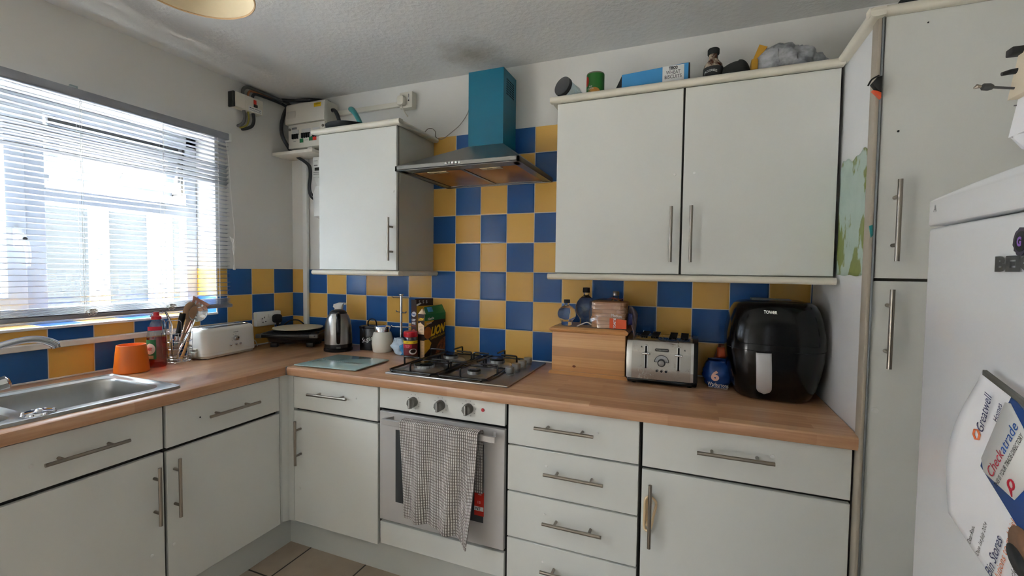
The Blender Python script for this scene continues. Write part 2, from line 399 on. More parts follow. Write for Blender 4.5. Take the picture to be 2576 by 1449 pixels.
class T:
    """a thing: an Empty at its base that parents its parts. world=True: part coordinates are world ones."""
    def __init__(s, name, label=None, cat=None, loc=(0, 0, 0), rot=0, group=None, kind=None, world=True):
        s.o = bpy.data.objects.new(name, None); COL.objects.link(s.o); s.o.empty_display_size = 0.05
        s.o.location = loc; s.o.rotation_euler = (0, 0, rot); s.loc = loc; s.world = world
        tagp(s.o, label, cat, group, kind)
    def part(s, name, b, m, parent=None, label=None, smooth=True, ang=38, solid=0, sub=0, offset=0):
        o = mesh_obj(name, b, m, smooth, ang, s.loc if s.world else None)
        o.parent = parent or s.o
        if solid:
            q = o.modifiers.new('thick', 'SOLIDIFY'); q.thickness = solid; q.offset = offset
        if sub:
            q = o.modifiers.new('sub', 'SUBSURF'); q.levels = sub; q.render_levels = sub
        if label: o['label'] = label
        return o
    def text(s, body, c, right, upv, h, m, w=None, name='lettering', parent=None, shear=0, ext=0.0004, bold=0.0, line=1.0, align='CENTER', bow=0.0):
        cu = bpy.data.curves.new('txt', 'FONT'); cu.body = body; cu.align_x = align; cu.extrude = 0; cu.offset = bold; cu.space_line = line; cu.resolution_u = 3
        ob = bpy.data.objects.new('txt', cu); COL.objects.link(ob)
        me = bpy.data.meshes.new_from_object(ob); bpy.data.objects.remove(ob); bpy.data.curves.remove(cu)
        xs = [v.co.x for v in me.vertices]; ys = [v.co.y for v in me.vertices]
        x0, x1, y0, y1 = min(xs), max(xs), min(ys), max(ys)
        ky = h/(y1-y0); kx = (w/(x1-x0)) if w else ky
        rv = Vector(right).normalized(); uv = Vector(upv).normalized(); nv = rv.cross(uv); c = Vector(c)
        if s.world: c = c-Vector(s.loc)
        for v in me.vertices:
            if align == 'CENTER': a = (v.co.x-(x0+x1)/2)*kx
            else: a = (v.co.x-x0)*kx
            b_ = (v.co.y-(y0+y1)/2)*ky; a += b_*shear
            v.co = c+rv*a+uv*(b_+bow*a*a)+nv*ext
        me.materials.append(m)
        o = bpy.data.objects.new(name, me); COL.objects.link(o); o.parent = parent or s.o
        return o
def one(name, label, cat, b, m, group=None, kind=None, org=None, solid=0, sub=0, smooth=True, ang=38):
    if org is None:
        n = len(b.bm.verts); xs = [v.co for v in b.bm.verts]
        org = (sum(v.x for v in xs)/n, sum(v.y for v in xs)/n, min(v.z for v in xs))
    o = mesh_obj(name, b, m, smooth, ang, org); o.location = org; tagp(o, label, cat, group, kind)
    if solid:
        q = o.modifiers.new('thick', 'SOLIDIFY'); q.thickness = solid; q.offset = 0
    if sub:
        q = o.modifiers.new('sub', 'SUBSURF'); q.levels = sub; q.render_levels = sub
    return o
def handle(t, parent, p0, p1, nrm, inset=0.045, r=0.006, off=0.035):
    """bar handle: p0, p1 ends of the bar axis, nrm: outward normal of the front, off: stand-off."""
    p0, p1, n = Vector(p0), Vector(p1), Vector(nrm); d = (p1-p0).normalized()
    b = B(); b.cyl(p0, p1, r, seg=14)
    for p in (p0+d*inset, p1-d*inset): b.cyl(p-n*off, p, r*0.85, seg=10)
    return t.part('handle', b, K['nickel'], parent)
def dot(t, parent, p, nrm, r=0.006, m=None, name='screw_cap'):
    p = Vector(p); n = Vector(nrm); b = B(); b.tube([p, p+n*0.002, p+n*0.003], [r, r*0.9, r*0.4], 12)
    return t.part(name, b, m or K['white'], parent)
# ------------------------------------------------------------------ room shell
ZF, ZC, ZW = 0.03, 2.46, 0.938
RX, FY = 3.62, -3.9
WY0, WY1, WZ0, WZ1 = -1.86, -0.51, 1.150, 2.11     # window opening in the left wall
def st(name, b, m, smooth=False): return one(name, None, None, b, m, kind='structure', org=(0, 0, 0), smooth=smooth)
st('floor', B().box(-0.2, RX+0.1, FY-0.1, 0.1, ZF-0.1, ZF), K['floor'])
st('ceiling', B().box(-0.2, RX+0.1, FY-0.1, 0.1, ZC, ZC+0.1), K['ceiling'])
b = B()
b.box(-0.28, 0, FY, -3.65, ZF, ZC).box(-0.28, 0, -3.65, -2.35, 2.12, ZC).box(-0.28, 0, -2.35, WY0, ZF, ZC).box(-0.28, 0, WY1, 0.0, ZF, ZC).box(-0.28, 0, WY0, WY1, ZF, WZ0).box(-0.28, 0, WY0, WY1, WZ1, ZC)
TT = 0.006
b.box(-0.001, TT, -2.3, WY0, ZW-0.01, WZ0+0.003, mi=1).box(-0.001, TT, WY0, WY1, ZW-0.01, WZ0+0.003, mi=1).box(-0.001, TT, WY1, 0, ZW-0.01, 1.397, bev=0.0015, mi=1)
b.box(-0.17, TT, WY0, WY1, WZ0-0.002, WZ0+0.006, bev=0.002, mi=2)
b.box(-0.17, TT, WY1-0.006, WY1+0.002, WZ0+0.006, 1.397, mi=3)
st('wall_left', b, [K['wall'], K['tile_left'], K['tile_sill'], K['tile_jamb']])
b = B(); b.box(-0.28, RX+0.1, 0, 0.2, ZF, ZC)
b.box(TT, 1.066, -TT, 0.001, ZW-0.01, 1.397, mi=1).box(1.066, 1.885, -TT, 0.001, ZW-0.01, 2.138, mi=1).box(1.885, 2.893, -TT, 0.001, ZW-0.01, 1.42, mi=1)
st('wall_back', b, [K['wall'], K['tile_back']])
st('wall_right', B().box(RX, RX+0.1, FY, 0, ZF, ZC), K['wall'])
b = B(); b.box(-0.28, 2.54, FY-0.15, FY, ZF, ZC).box(3.50, RX+0.1, FY-0.15, FY, ZF, ZC).box(2.54, 3.50, FY-0.15, FY, 2.15, ZC)
st('wall_front', b, K['wall'])
t = T('fill_door_2', loc=(3.02, FY-0.08, ZF), kind='structure')  # unseen door added behind the camera to let in fill light
b = B()
for x in (2.54, 3.44): b.box(x, x+0.06, FY-0.11, FY-0.05, ZF, 2.15, 0.004)
b.box(2.60, 3.44, FY-0.11, FY-0.05, ZF, ZF+0.08).box(2.60, 3.44, FY-0.11, FY-0.05, 2.09, 2.15)
t.part('fill_door_frame', b, K['upvc'])
t.part('pane', B().box(2.60, 3.44, FY-0.085, FY-0.080, ZF+0.08, 2.10), K['fill_pane'])
t = T('fill_door_1', loc=(-0.1, -3.0, ZF), kind='structure')  # unseen side door added to light the fridge and panel from the left
b = B()
for y in (-3.65, -3.03, -2.41): b.box(-0.15, -0.09, y, y+0.06, ZF, 2.12, 0.004)
b.box(-0.15, -0.09, -3.6, -2.4, ZF, ZF+0.10).box(-0.15, -0.09, -3.6, -2.4, 2.05, 2.12)
t.part('fill_door_frame', b, K['upvc'])
t.part('pane', B().box(-0.123, -0.118, -3.6, -2.4, ZF+0.10, 2.06), K['fill_pane2'])
# seam bead along tile corner and plastic strip over the tiles
st('trim_1', B().box(TT, 0.022, -2.3, -0.62, 1.068, 1.092, 0.003), K['white'])
st('trim_2', B().prism([(TT, WZ0-0.004), (TT+0.005, WZ0-0.002), (TT+0.005, WZ0+0.006), (TT-0.003, WZ0+0.009)], 'y', -1.86, -0.51) if False else B().box(TT-0.002, TT+0.005, WY0, WY1, WZ0-0.004, WZ0+0.0075, 0.002), K['white'])

# ------------------------------------------------------------------ window
FX0, FX1 = -0.215, -0.150        # frame depth, inner face at -0.150
t = T('window_1', loc=(-0.18, -1.185, WZ0), kind='structure')
b = B()
def bar(y0, y1, z0, z1, x0=FX0, x1=FX1, bv=0.006): b.box(x0, x1, y0, y1, z0, z1, bv)
bar(WY1-0.060, WY1, WZ0, WZ1); bar(WY0, WY0+0.06, WZ0, WZ1); bar(WY0, WY1, WZ1-0.06, WZ1); bar(WY0, WY1, WZ0+0.004, WZ0+0.072)
bar(-1.215, -1.145, WZ0+0.06, WZ1-0.05); bar(-1.15, WY1-0.05, 1.672, 1.738, FX0, FX1+0.012)
t.part('frame', b, K['upvc'])
# left casement with its own stile frame
b = B(); x0, x1 = FX0+0.01, FX1+0.014
b.box(x0, x1, -1.275, -1.212, 1.215, 2.055, 0.008).box(x0, x1, -1.81, -1.75, 1.215, 2.055, 0.008).box(x0, x1, -1.76, -1.26, 1.215, 1.275, 0.008).box(x0, x1, -1.76, -1.26, 1.995, 2.055, 0.008)
sa = t.part('casement', b, K['upvc'])
t.part('pane', B().box(-0.186, -0.180, -1.755, -1.27, 1.27, 2.0), K['pane'], sa)
b = B(); b.box(FX1+0.014, FX1+0.03, -1.257, -1.232, 1.475, 1.56, 0.005); b.tube([(FX1+0.04, -1.244, 1.53), (FX1+0.05, -1.232, 1.50), (FX1+0.045, -1.222, 1.45), (FX1+0.042, -1.222, 1.40)], [0.013, 0.011, 0.009, 0.007], 10, smooth=4)
b.cyl((FX1+0.03, -1.236, 1.512), (FX1+0.062, -1.236, 1.512), 0.007, mi=1)
t.part('handle', b, [K['white'], K['black']], sa)
t.part('pane', B().box(-0.186, -0.180, -1.15, WY1-0.055, 1.215, 1.68), K['pane'])
# top-hung opener, swung out at the bottom
H = Vector((-0.170, 0, 2.05)); ang = R(17)
MO = Matrix.Translation(H) @ Matrix.Rotation(ang, 4, 'Y') @ Matrix.Translation(-H)
b = B(); y0, y1, z0, z1 = -1.128, -0.590, 1.755, 2.018
for q in ((y0, y0+0.052, z0, z1), (y1-0.052, y1, z0, z1), (y0, y1, z0, z0+0.052), (y0, y1, z1-0.052, z1)): b.box(-0.200, -0.150, *q, 0.008, M=MO)
so = t.part('opener', b, K['upvc'])
t.part('pane', B().box(-0.180, -0.174, y0+0.045, y1-0.045, z0+0.045, z1-0.045, M=MO), K['pane'], so)
b = B(); b.box(-0.150, -0.135, -0.90, -0.86, z0+0.012, z0+0.04, 0.004, M=MO); b.tube([(-0.135, -0.875, z0+0.03), (-0.118, -0.87, z0+0.05), (-0.112, -0.855, z0+0.115)], [0.009, 0.008, 0.006], 8, smooth=4, M=MO)
t.part('handle', b, K['white'], so)
b = B(); b.box(-0.19, -0.165, -1.125, -0.594, 2.022, 2.048); b.raw([(-0.19, -0.586, 2.045), (-0.19, -0.574, 2.045), (-0.19, -0.586, 1.86), (-0.15, -0.586, 2.045), (-0.15, -0.574, 2.045), (-0.15, -0.586, 1.86)], [(0, 1, 2), (5, 4, 3), (0, 3, 4, 1), (1, 4, 5, 2), (2, 5, 3, 0)])
t.part('opener_dark_strip', b, K['dgrey'])  # dark strip above the opener and tapering dark wedge beside it
b = B(); b.box(-0.165, -0.158, -0.588, -0.578, 1.80, 2.0).box(-0.30, -0.16, -0.586, -0.580, 1.79, 1.80)
t.part('stay', b, K['nickel'])

# ------------------------------------------------------------------ venetian blind
BX = 0.040
t = T('venetian_blind', 'white slatted window blind hanging in front of the kitchen window', 'blind', (BX, -1.19, 1.17))
YB0, YB1 = -1.93, -0.468
b = B(); b.box(BX-0.018, BX+0.018, YB0, YB1, 2.098, 2.134, 0.004)
t.part('headrail', b, K['blind'])
b = B()
b.box(BX-0.02, BX+0.022, YB1, YB1+0.012, 2.094, 2.138, 0.003)
t.part('bracket', b, K['white'])
b = B(); n = 38
for i in range(n):
    z = 1.253+i*0.0225
    a = R(7) if not (1.86 < z < 1.955) else R(34)
    if z < 1.29: a = R(16)
    sag = 0.0015*math.sin(i*1.7)
    def fn(u, v, z=z, a=a, sag=sag):
        w = (v-0.5)*0.025; y = YB0+(YB1-YB0)*u
        zz = 0.0022*(1-(2*v-1)**2)+sag*math.sin(u*9)
        return (BX+w*math.cos(a)-zz*math.sin(a), y, z+w*math.sin(a)*1.0+zz*math.cos(a))
    b.sheet(fn, 14, 4)
t.part('slats', b, K['blind'], solid=0.0006)
b = B(); b.box(BX-0.015, BX+0.015, YB0, YB1+0.012, 1.183, 1.203, 0.006)
for i in range(8): b.box(BX-0.0125, BX+0.0125, YB0, YB1-0.003+0.004*math.sin(i*2.1), 1.204+i*0.0042, 1.2055+i*0.0042)
t.part('bottom_rail', b, K['blind'])
for y in (-1.115, -0.80, -0.53, -1.5):
    b = B()
    for dx in (-0.013, 0.013): b.tube([(BX+dx, y, 2.1), (BX+dx, y, 1.2)], 0.0007, 5)
    b.tube([(BX, y+0.012, 2.1), (BX, y+0.012, 1.2)], 0.0008, 5)
    t.part('ladder_cord', b, K['cord'])
for y in (-1.095, -0.78):
    b = B()
    for k in range(9):
        a = k*2.4; b.tube([(BX+0.017, y, 1.212), (BX+0.03, y+0.018*math.cos(a), 1.212+0.012*math.sin(a)), (BX+0.02, y+0.02*math.cos(a+1), 1.206+0.014*math.sin(a+1)), (BX+0.017, y+0.004, 1.21)], 0.0013, 5, smooth=3)
    t.part('cord_knot', b, K['cord'])
b = B(); b.tube([(BX+0.02, -0.49, 2.09), (BX+0.022, -0.475, 1.97), (BX+0.024, -0.462, 1.75), (BX+0.02, -0.446, 1.60), (0.03, -0.435, 1.52), (0.025, -0.425, 1.47)], 0.0013, 6, smooth=6)
for k in range(5): b.tube([(0.03, -0.452, 1.575-0.0), (0.035, -0.44+0.004*k, 1.55), (0.03, -0.428, 1.50-0.006*k), (0.03, -0.436, 1.535), (0.03, -0.452, 1.575)], 0.0012, 5, smooth=4)
b.tube([(0.025, -0.425, 1.49), (0.022, -0.422, 1.42)], 0.0013, 6)
b.lathe([(0.003, 0), (0.0075, 0.002), (0.006, 0.01), (0.003, 0.028), (0.001, 0.032)], (0.022, -0.422, 1.39), 14)
t.part('pull_cord', b, K['cord'])
one('plastic_clip', 'tiny clear plastic bracket on the wall above the blind', 'clip', B().box(0, 0.012, -1.125, -1.098, 2.135, 2.158, 0.003), K['plasticc'])

# ------------------------------------------------------------------ outside the window
XF = -2.0
t = T('garden_fence', 'pebbled grey boundary wall with white posts seen through the window', 'fence', (XF, 0, 0))
t.part('wall_panel', B().box(XF-0.15, XF, -4.0, 3.2, -0.4, 1.845), K['pebble'])
for y in (-3.0, -2.45, -1.9, -1.35, -0.60, -0.142, 0.271, 0.80, 1.35, 1.9):
    wd = 0.112 if y < 0 else 0.177
    f = t.part('post', B().box(XF, XF+0.05, y, y+wd, -0.4, 2.02), K['upvc'])
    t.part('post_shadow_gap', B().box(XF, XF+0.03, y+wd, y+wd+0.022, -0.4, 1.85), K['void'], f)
one('sky_screen_house', 'added grey house wall screening the low sky outside the window', 'house', B().box(-4.8, -4.5, -14, 14, -0.4, 3.55), mat('sky_screen_render', (60, 62, 65), 0.9, var=0.1, vs=1.5), org=(-4.6, 0, -0.4))  # house added to screen the bright low sky behind the window
one('garden_ground', None, None, B().box(-12, -0.28, -12, 12, -0.5, -0.4), mat('pale_paving', (214, 210, 202), 0.9, var=0.1, vs=4), kind='structure')
# ------------------------------------------------------------------ base units
YD, XD = -0.610, 0.625           # front faces of the doors: back run, left run
def front_y(t, name, x0, x1, z0, z1, y=YD, th=0.018, m='door'):
    b = B(); b.box(x0, x1, y, y+th, z0, z1, 0.0015, 1)
    return t.part(name, b, K[m])
def front_x(t, name, y0, y1, z0, z1, x=XD, th=0.018):
    b = B(); b.box(x-th, x, y0, y1, z0, z1, 0.0015, 1)
    return t.part(name, b, K['door'])
NB, NL = (0, -1, 0), (1, 0, 0)
HB, HL = YD-0.035, XD+0.035
# left run: sink unit and the unit beside it
t = T('sink_cabinet', 'white base cabinet under the steel sink with long drawer front', 'cabinet', (0.3, -1.6, ZF))
b = B(); b.box(0.03, 0.60, -2.15, -1.153, 0.18, 0.70).box(0.585, 0.60, -2.15, -1.153, 0.70, 0.893)
t.part('carcass', b, K['carcass'])
d = front_x(t, 'drawer', -2.15, -1.156, 0.732, 0.889); handle(t, d, (HL, -1.496, 0.812), (HL, -1.278, 0.812), NL)
dot(t, d, (XD, -1.513, 0.812), NL)
d = front_x(t, 'door', -1.65, -1.156, 0.176, 0.718); handle(t, d, (HL, -1.188, 0.678), (HL, -1.188, 0.464), NL)
dot(t, d, (XD, -1.20, 0.352), NL)
d = front_x(t, 'door', -2.15, -1.656, 0.176, 0.718); handle(t, d, (HL, -1.70, 0.678), (HL, -1.70, 0.464), NL)
t = T('base_cabinet', 'white drawer and door cabinet between the sink cabinet and the corner post', 'cabinet', (0.3, -0.9, ZF), group=None)
b = B(); b.box(0.03, 0.60, -1.145, -0.652, 0.18, 0.70).box(0.585, 0.60, -1.145, -0.652, 0.70, 0.893); t.part('carcass', b, K['carcass'])
d = front_x(t, 'drawer', -1.145, -0.650, 0.728, 0.889); handle(t, d, (HL, -1.002, 0.809), (HL, -0.779, 0.809), NL)
dot(t, d, (XD, -1.02, 0.809), NL, 0.003, K['ink'], 'screw_hole')
d = front_x(t, 'door', -1.145, -0.650, 0.176, 0.714); handle(t, d, (HL, -1.119, 0.686), (HL, -1.119, 0.462), NL)
dot(t, d, (XD, -1.125, 0.352), NL)
b = B(); b.prism([(0.600, -0.646), (0.622, -0.646), (0.622, -0.636), (0.634, -0.627), (0.640, -0.612), (0.652, -0.607), (0.668, -0.607), (0.668, -0.588), (0.600, -0.588)], 'z', 0.18, 0.893)
one('corner_post', 'ribbed off white corner post where the two cabinet runs meet', 'corner post', b, K['kick'])
# kick boards
one('kickboard', 'off white kickboard below the sink side cabinets', 'kickboard', B().box(0.568, 0.586, -2.2, -0.556, ZF, 0.174), K['kick'])
one('kickboard', 'off white kickboard below the oven and drawer cabinets', 'kickboard', B().box(0.586, 2.885, -0.556, -0.538, ZF, 0.181), K['kick'])
# back run
t = T('base_cabinet', 'narrow white drawer and door cabinet between the corner post and the oven', 'cabinet', (0.9, -0.3, ZF))
t.part('carcass', B().box(0.672, 1.168, -0.588, -0.03, 0.185, 0.893), K['carcass'])
d = front_y(t, 'drawer', 0.672, 1.164, 0.737, 0.889); handle(t, d, (0.792, HB, 0.822), (1.019, HB, 0.826), NB); dot(t, d, (1.045, YD, 0.826), NB, 0.004)
d = front_y(t, 'door', 0.672, 1.164, 0.184, 0.726); handle(t, d, (0.716, HB, 0.687), (0.716, HB, 0.475), NB); dot(t, d, (0.705, YD, 0.35), NB)
t = T('oven_cabinet', 'housing with white filler panel below the built in oven', 'cabinet', (1.47, -0.3, ZF))
b = B(); b.box(1.170, 1.176, -0.588, -0.03, 0.185, 0.893).box(1.770, 1.775, -0.588, -0.03, 0.185, 0.893).box(1.176, 1.77, -0.588, -0.03, 0.185, 0.30)
t.part('carcass', b, K['carcass']); front_y(t, 'filler_panel', 1.177, 1.770, 0.197, 0.296)
t = T('oven', 'built in white electric oven with three grey knobs and tea towel on its handle', 'oven', (1.47, -0.3, 0.30))
t.part('body', B().box(1.178, 1.768, -0.590, -0.05, 0.302, 0.892), K['void'])
d = front_y(t, 'control_panel', 1.175, 1.768, 0.802, 0.893)
for x, z in ((1.350, 0.848), (1.481, 0.8505), (1.610, 0.853)):
    b = B(); b.cyl((x, YD, z), (x, YD-0.010, z), 0.021, 0.021); b.tube([(x, YD-0.008, z), (x, YD-0.026, z), (x, YD-0.028, z)], [0.0195, 0.018, 0.015], 24)
    b.box(x-0.0055, x+0.0055, YD-0.036, YD-0.012, z-0.021, z+0.019, 0.002)
    b.prism([(x-0.020, z-0.004), (x-0.006, z-0.023), (x+0.004, z-0.022), (x+0.002, z)], 'y', YD-0.026, YD-0.003)
    k_ = t.part('knob', b, K['grey'], d)
    t.part('pointer', B().box(x-0.001, x+0.001, YD-0.0365, YD-0.0355, z-0.018, z+0.018), K['wprint'], k_)
    b = B()
    for k in range(9):
        a = R(150-k*37); b.box(x+0.031*math.cos(a)-0.0018, x+0.031*math.cos(a)+0.0018, YD-0.0004, YD, z+0.031*math.sin(a)-0.0012, z+0.031*math.sin(a)+0.0012)
    t.part('dial_marks', b, K['inkg'], d)
dot(t, d, (1.673, YD, 0.854), NB, 0.0075, K['red'], 'indicator_lamp')
b = B(); b.box(1.175, 1.768, YD, YD+0.02, 0.306, 0.788, 0.002, 1); d = t.part('door', b, K['alu2'] if 'alu2' in K else mat('oven_door_silver', (196, 193, 192), 0.35, 0.15, var=0.01))
g = t.part('glass', B().box(1.259, 1.679, YD-0.001, YD+0.004, 0.398, 0.716), mat('oven_glass', (70, 72, 74), 0.12, var=0), d)
b = B(); b.box(1.222, 1.748, YD-0.052, YD-0.040, 0.750, 0.773, 0.001, 1)
for x in (1.222, 1.738):
    s_ = 1 if x < 1.4 else -1
    b.raw([(x, YD-0.041, 0.750), (x+0.010, YD-0.041, 0.750), (x+0.010, YD-0.041, 0.773), (x, YD-0.041, 0.773), (x+s_*0.018, YD, 0.750), (x+s_*0.018+0.010, YD, 0.750), (x+s_*0.018+0.010, YD, 0.773), (x+s_*0.018, YD, 0.773)], [(0, 1, 2, 3), (4, 5, 6, 7), (0, 1, 5, 4), (1, 2, 6, 5), (2, 3, 7, 6), (3, 0, 4, 7)])
t.part('handle', b, mat('oven_handle', (188, 184, 182), 0.35, 0.4, var=0), d)
lb = t.part('energy_label', B().box(1.640, 1.682, YD-0.0016, YD-0.001, 0.425, 0.521), K['rred'], d)
t.part('label_strip', B().box(1.640, 1.680, YD-0.0022, YD-0.0016, 0.445, 0.462), K['wprint'], lb)
t.text('NT', (1.657, YD-0.0022, 0.4535), (1, 0, 0), (0, 0, 1), 0.012, K['ink'], parent=lb, bold=0.02)
t.text('13', (1.661, YD-0.0016, 0.480), (1, 0, 0), (0, 0, 1), 0.011, K['wprint'], parent=lb)
t.text('FREE', (1.664, YD-0.0016, 0.512), (1, 0, 0), (0, 0, 1), 0.005, K['wprint'], parent=lb)
# tea towel
def tow(u, v):
    # v 0..1: from back hem over the bar to the front hem
    L = 0.70; s_ = v*L; x = 1.328+0.358*u
    if s_ < 0.25:
        z = 0.778-(0.25-s_); y = YD-0.022; fr = 0
    elif s_ < 0.29:
        a = (s_-0.25)/0.04*PI; y = YD-0.046+0.024*math.cos(a)-0.0; z = 0.778+0.008*math.sin(a); fr = 0.0
    else:
        fr = (s_-0.29)/(L-0.29); z = 0.778-(s_-0.29)*(0.96+0.12*u*u); y = YD-0.070
    am = 0.0018+0.011*fr
    y += am*(math.sin(u*16+1.5*fr)+0.5*math.sin(u*31+3*fr+1))-0.004*fr
    if s_ < 0.29: y = min(y, YD-0.006)
    xm = 1.505; sq = 1-0.10*fr; x = xm+(x-xm)*sq+0.004*fr
    if s_ > 0.29:
        e = max(0, (u-0.86)/0.14); y -= 0.012*e*fr; z -= 0.022*fr*max(0, 1-abs(u-0.90)/0.1); x -= 0.02*e*fr*fr
    return (x, y, z)
b = B(); b.sheet(tow, 150, 170, uv=(0.36, 0.70))
one('tea_towel', 'grey and white waffle weave tea towel hanging over the oven handle', 'towel', b, K['towel'], solid=0.003)
t = T('drawer_cabinet', 'white cabinet with a stack of four drawers right of the oven', 'cabinet', (2.02, -0.3, ZF))
t.part('carcass', B().box(1.778, 2.277, -0.588, -0.03, 0.185, 0.893), K['carcass'])
for (z0, z1, zh, xa, xb, dx) in ((0.739, 0.8915, 0.8255, 1.899, 2.119, 2.128), (0.557, 0.733, 0.657, 1.937, 2.156, 1.938), (0.373, 0.551, 0.471, 1.935, 2.154, 1.934), (0.190, 0.367, 0.287, 1.929, 2.150, 1.93)):
    d = front_y(t, 'drawer', 1.782, 2.272, z0, z1); handle(t, d, (xa, HB, zh), (xb, HB, zh), NB); dot(t, d, (dx+0.0, YD, zh+(0.004 if dx > 2 else 0.018)), NB, 0.005)
t = T('base_cabinet', 'wide white drawer and door cabinet beside the tall larder cabinet', 'cabinet', (2.58, -0.3, ZF))
t.part('carcass', B().box(2.280, 2.886, -0.588, -0.03, 0.185, 0.893), K['carcass'])
d = front_y(t, 'drawer', 2.284, 2.881, 0.737, 0.8915); handle(t, d, (2.457, HB, 0.825), (2.678, HB, 0.825), NB); dot(t, d, (2.676, YD, 0.836), NB, 0.007)
d = front_y(t, 'door', 2.284, 2.881, 0.19, 0.726); handle(t, d, (2.315, HB, 0.690), (2.315, HB, 0.472), NB)
b = B(); pts = [(2.298, 0.625), (2.310, 0.637), (2.326, 0.634), (2.334, 0.615), (2.326, 0.575), (2.318, 0.530), (2.306, 0.520), (2.296, 0.530), (2.297, 0.58)]
b.tube([(x, YD-0.012+(0.004 if i % 2 else 0), z) for i, (x, z) in enumerate(pts)], 0.0045, 8, closed=True, smooth=4)
b.cyl((2.314, YD-0.001, 0.618), (2.314, YD-0.022, 0.618), 0.007); b.cyl((2.308, YD-0.001, 0.545), (2.308, YD-0.022, 0.545), 0.006)
b.box(2.300, 2.314, YD-0.006, YD-0.001, 0.535, 0.63, 0.002)
one('child_lock', 'yellowed plastic child lock looped behind a door handle', 'child lock', b, mat('yellowed_plastic', (226, 200, 160), 0.35, var=0.05))

# ------------------------------------------------------------------ tall larder cabinet
t = T('tall_cabinet', 'tall white larder cabinet with two stacked doors behind the fridge', 'cabinet', (3.2, -0.35, ZF))
XP = 2.893; YT = -0.640
t.part('side_panel', B().box(XP, XP+0.018, -0.612, -0.004, ZF, 2.128), K['panel'], label='bright white side panel')
t.part('carcass', B().box(XP+0.018, 3.50, -0.610, -0.01, 0.18, 2.12), K['carc_l'])
b = B(); b.box(XP-0.006, XP+0.004, -0.645, -0.600, 0.18, 2.13, 0.003); t.part('edge_strip', b, K['beige'])
b = B(); b.box(XP+0.003, XP+0.0085, -0.648, -0.615, 0.18, 2.125, 0.002); t.part('metal_edge', b, K['alu'])
t.part('gap_shadow', B().box(XP+0.008, 3.50, -0.622, -0.612, 0.18, 2.12), K['carcass'])
d = front_y(t, 'door', 2.905, 3.49, 1.399, 2.121, YT); handle(t, d, (2.943, YT-0.035, 1.668), (2.943, YT-0.035, 1.446), NB)
dot(t, d, (2.944, YT, 1.805), NB, 0.003, K['ink'], 'screw_hole'); dot(t, d, (2.998, YT, 2.088), NB, 0.002, K['ink'], 'screw_hole')
d = front_y(t, 'door', 2.902, 3.49, 0.185, 1.391, YT); handle(t, d, (2.937, YT-0.035, 1.369), (2.937, YT-0.035, 1.150), NB); dot(t, d, (2.921, YT, 1.023), NB, 0.009)
cor = [(0, 0), (0.008, -0.001)]+[(0.024+0.0125*math.cos(R(a)), 0.010+0.0125*math.sin(R(a))) for a in range(-100, 91, 19)]+[(0.0, 0.0225)]
b = B(); ZT = 2.122
b.prism([(YT+0.012-p, ZT+q) for p, q in cor], 'x', XP-0.030, 3.52)
b.prism([(XP+0.006-p, ZT-0.004+q) for p, q in cor], 'y', YT-0.024, -0.352)
b.box(XP, 3.5, -0.62, -0.01, ZT-0.001, ZT+0.012); t.part('cornice', b, K['cornice'])

# ------------------------------------------------------------------ wall cabinets
def wall_cab(label, x0, x1, splits, hs, ends, dots):
    t = T('wall_cabinet', label, 'wall cabinet', ((x0+x1)/2, -0.17, 1.39))
    y = -0.345; z0, z1 = 1.400, 2.115
    b = B(); b.box(x0+0.004, x1-(0.0), -0.327, -0.008, z0-0.004, z1); t.part('carcass', b, K['carc_l'])
    t.part('front_shadow', B().box(x0+0.005, x1-0.001, -0.3285, -0.3265, z0, z1), K['carcass'])
    for (a, c), h, dd in zip(splits, hs, dots):
        d = front_y(t, 'door', a, c, z0, z1-0.006, y); handle(t, d, (h, y-0.035, 1.659), (h, y-0.035, 1.447), NB); dot(t, d, (dd[0], y, dd[1]), NB, 0.0055)
    for nm, zz, fl in (('cornice', z1-0.003, 1), ('pelmet', z0-0.006, -1)):
        b = B(); pr = [(p, zz+fl*q) for p, q in cor]
        xa = x0-(0.026 if ends[0] else 0); xb = x1+(0.03 if ends[1] else 0)
        b.prism([(y+0.006-p, q) for p, q in pr], 'x', xa, xb)
        if ends[1]: b.prism([(x1-0.006+p, q) for p, q in pr], 'y', y-0.012, -0.008)
        if ends[0]: b.prism([(x0+0.010-p, q) for p, q in pr], 'y', y-0.012, -0.008)
        if fl > 0: b.box(x0+0.004, x1, -0.34, -0.008, z1, z1+0.005)
        else: b.box(x0+0.004, x1, -0.33, -0.008, zz-0.003, zz+0.003)
        t.part(nm, b, K['cornice'])
    return t
wall_cab('small white wall cabinet left of the cooker hood with one tall door', 0.571, 1.070, [(0.571, 1.066)], [1.043], (1, 1), [(1.05, 1.79)])
wall_cab('wide white wall cabinet with two doors right of the cooker hood', 1.882, 2.884, [(1.882, 2.379), (2.386, 2.880)], [2.347, 2.418], (1, 0), [(2.355, 1.785), (2.425, 1.785)])

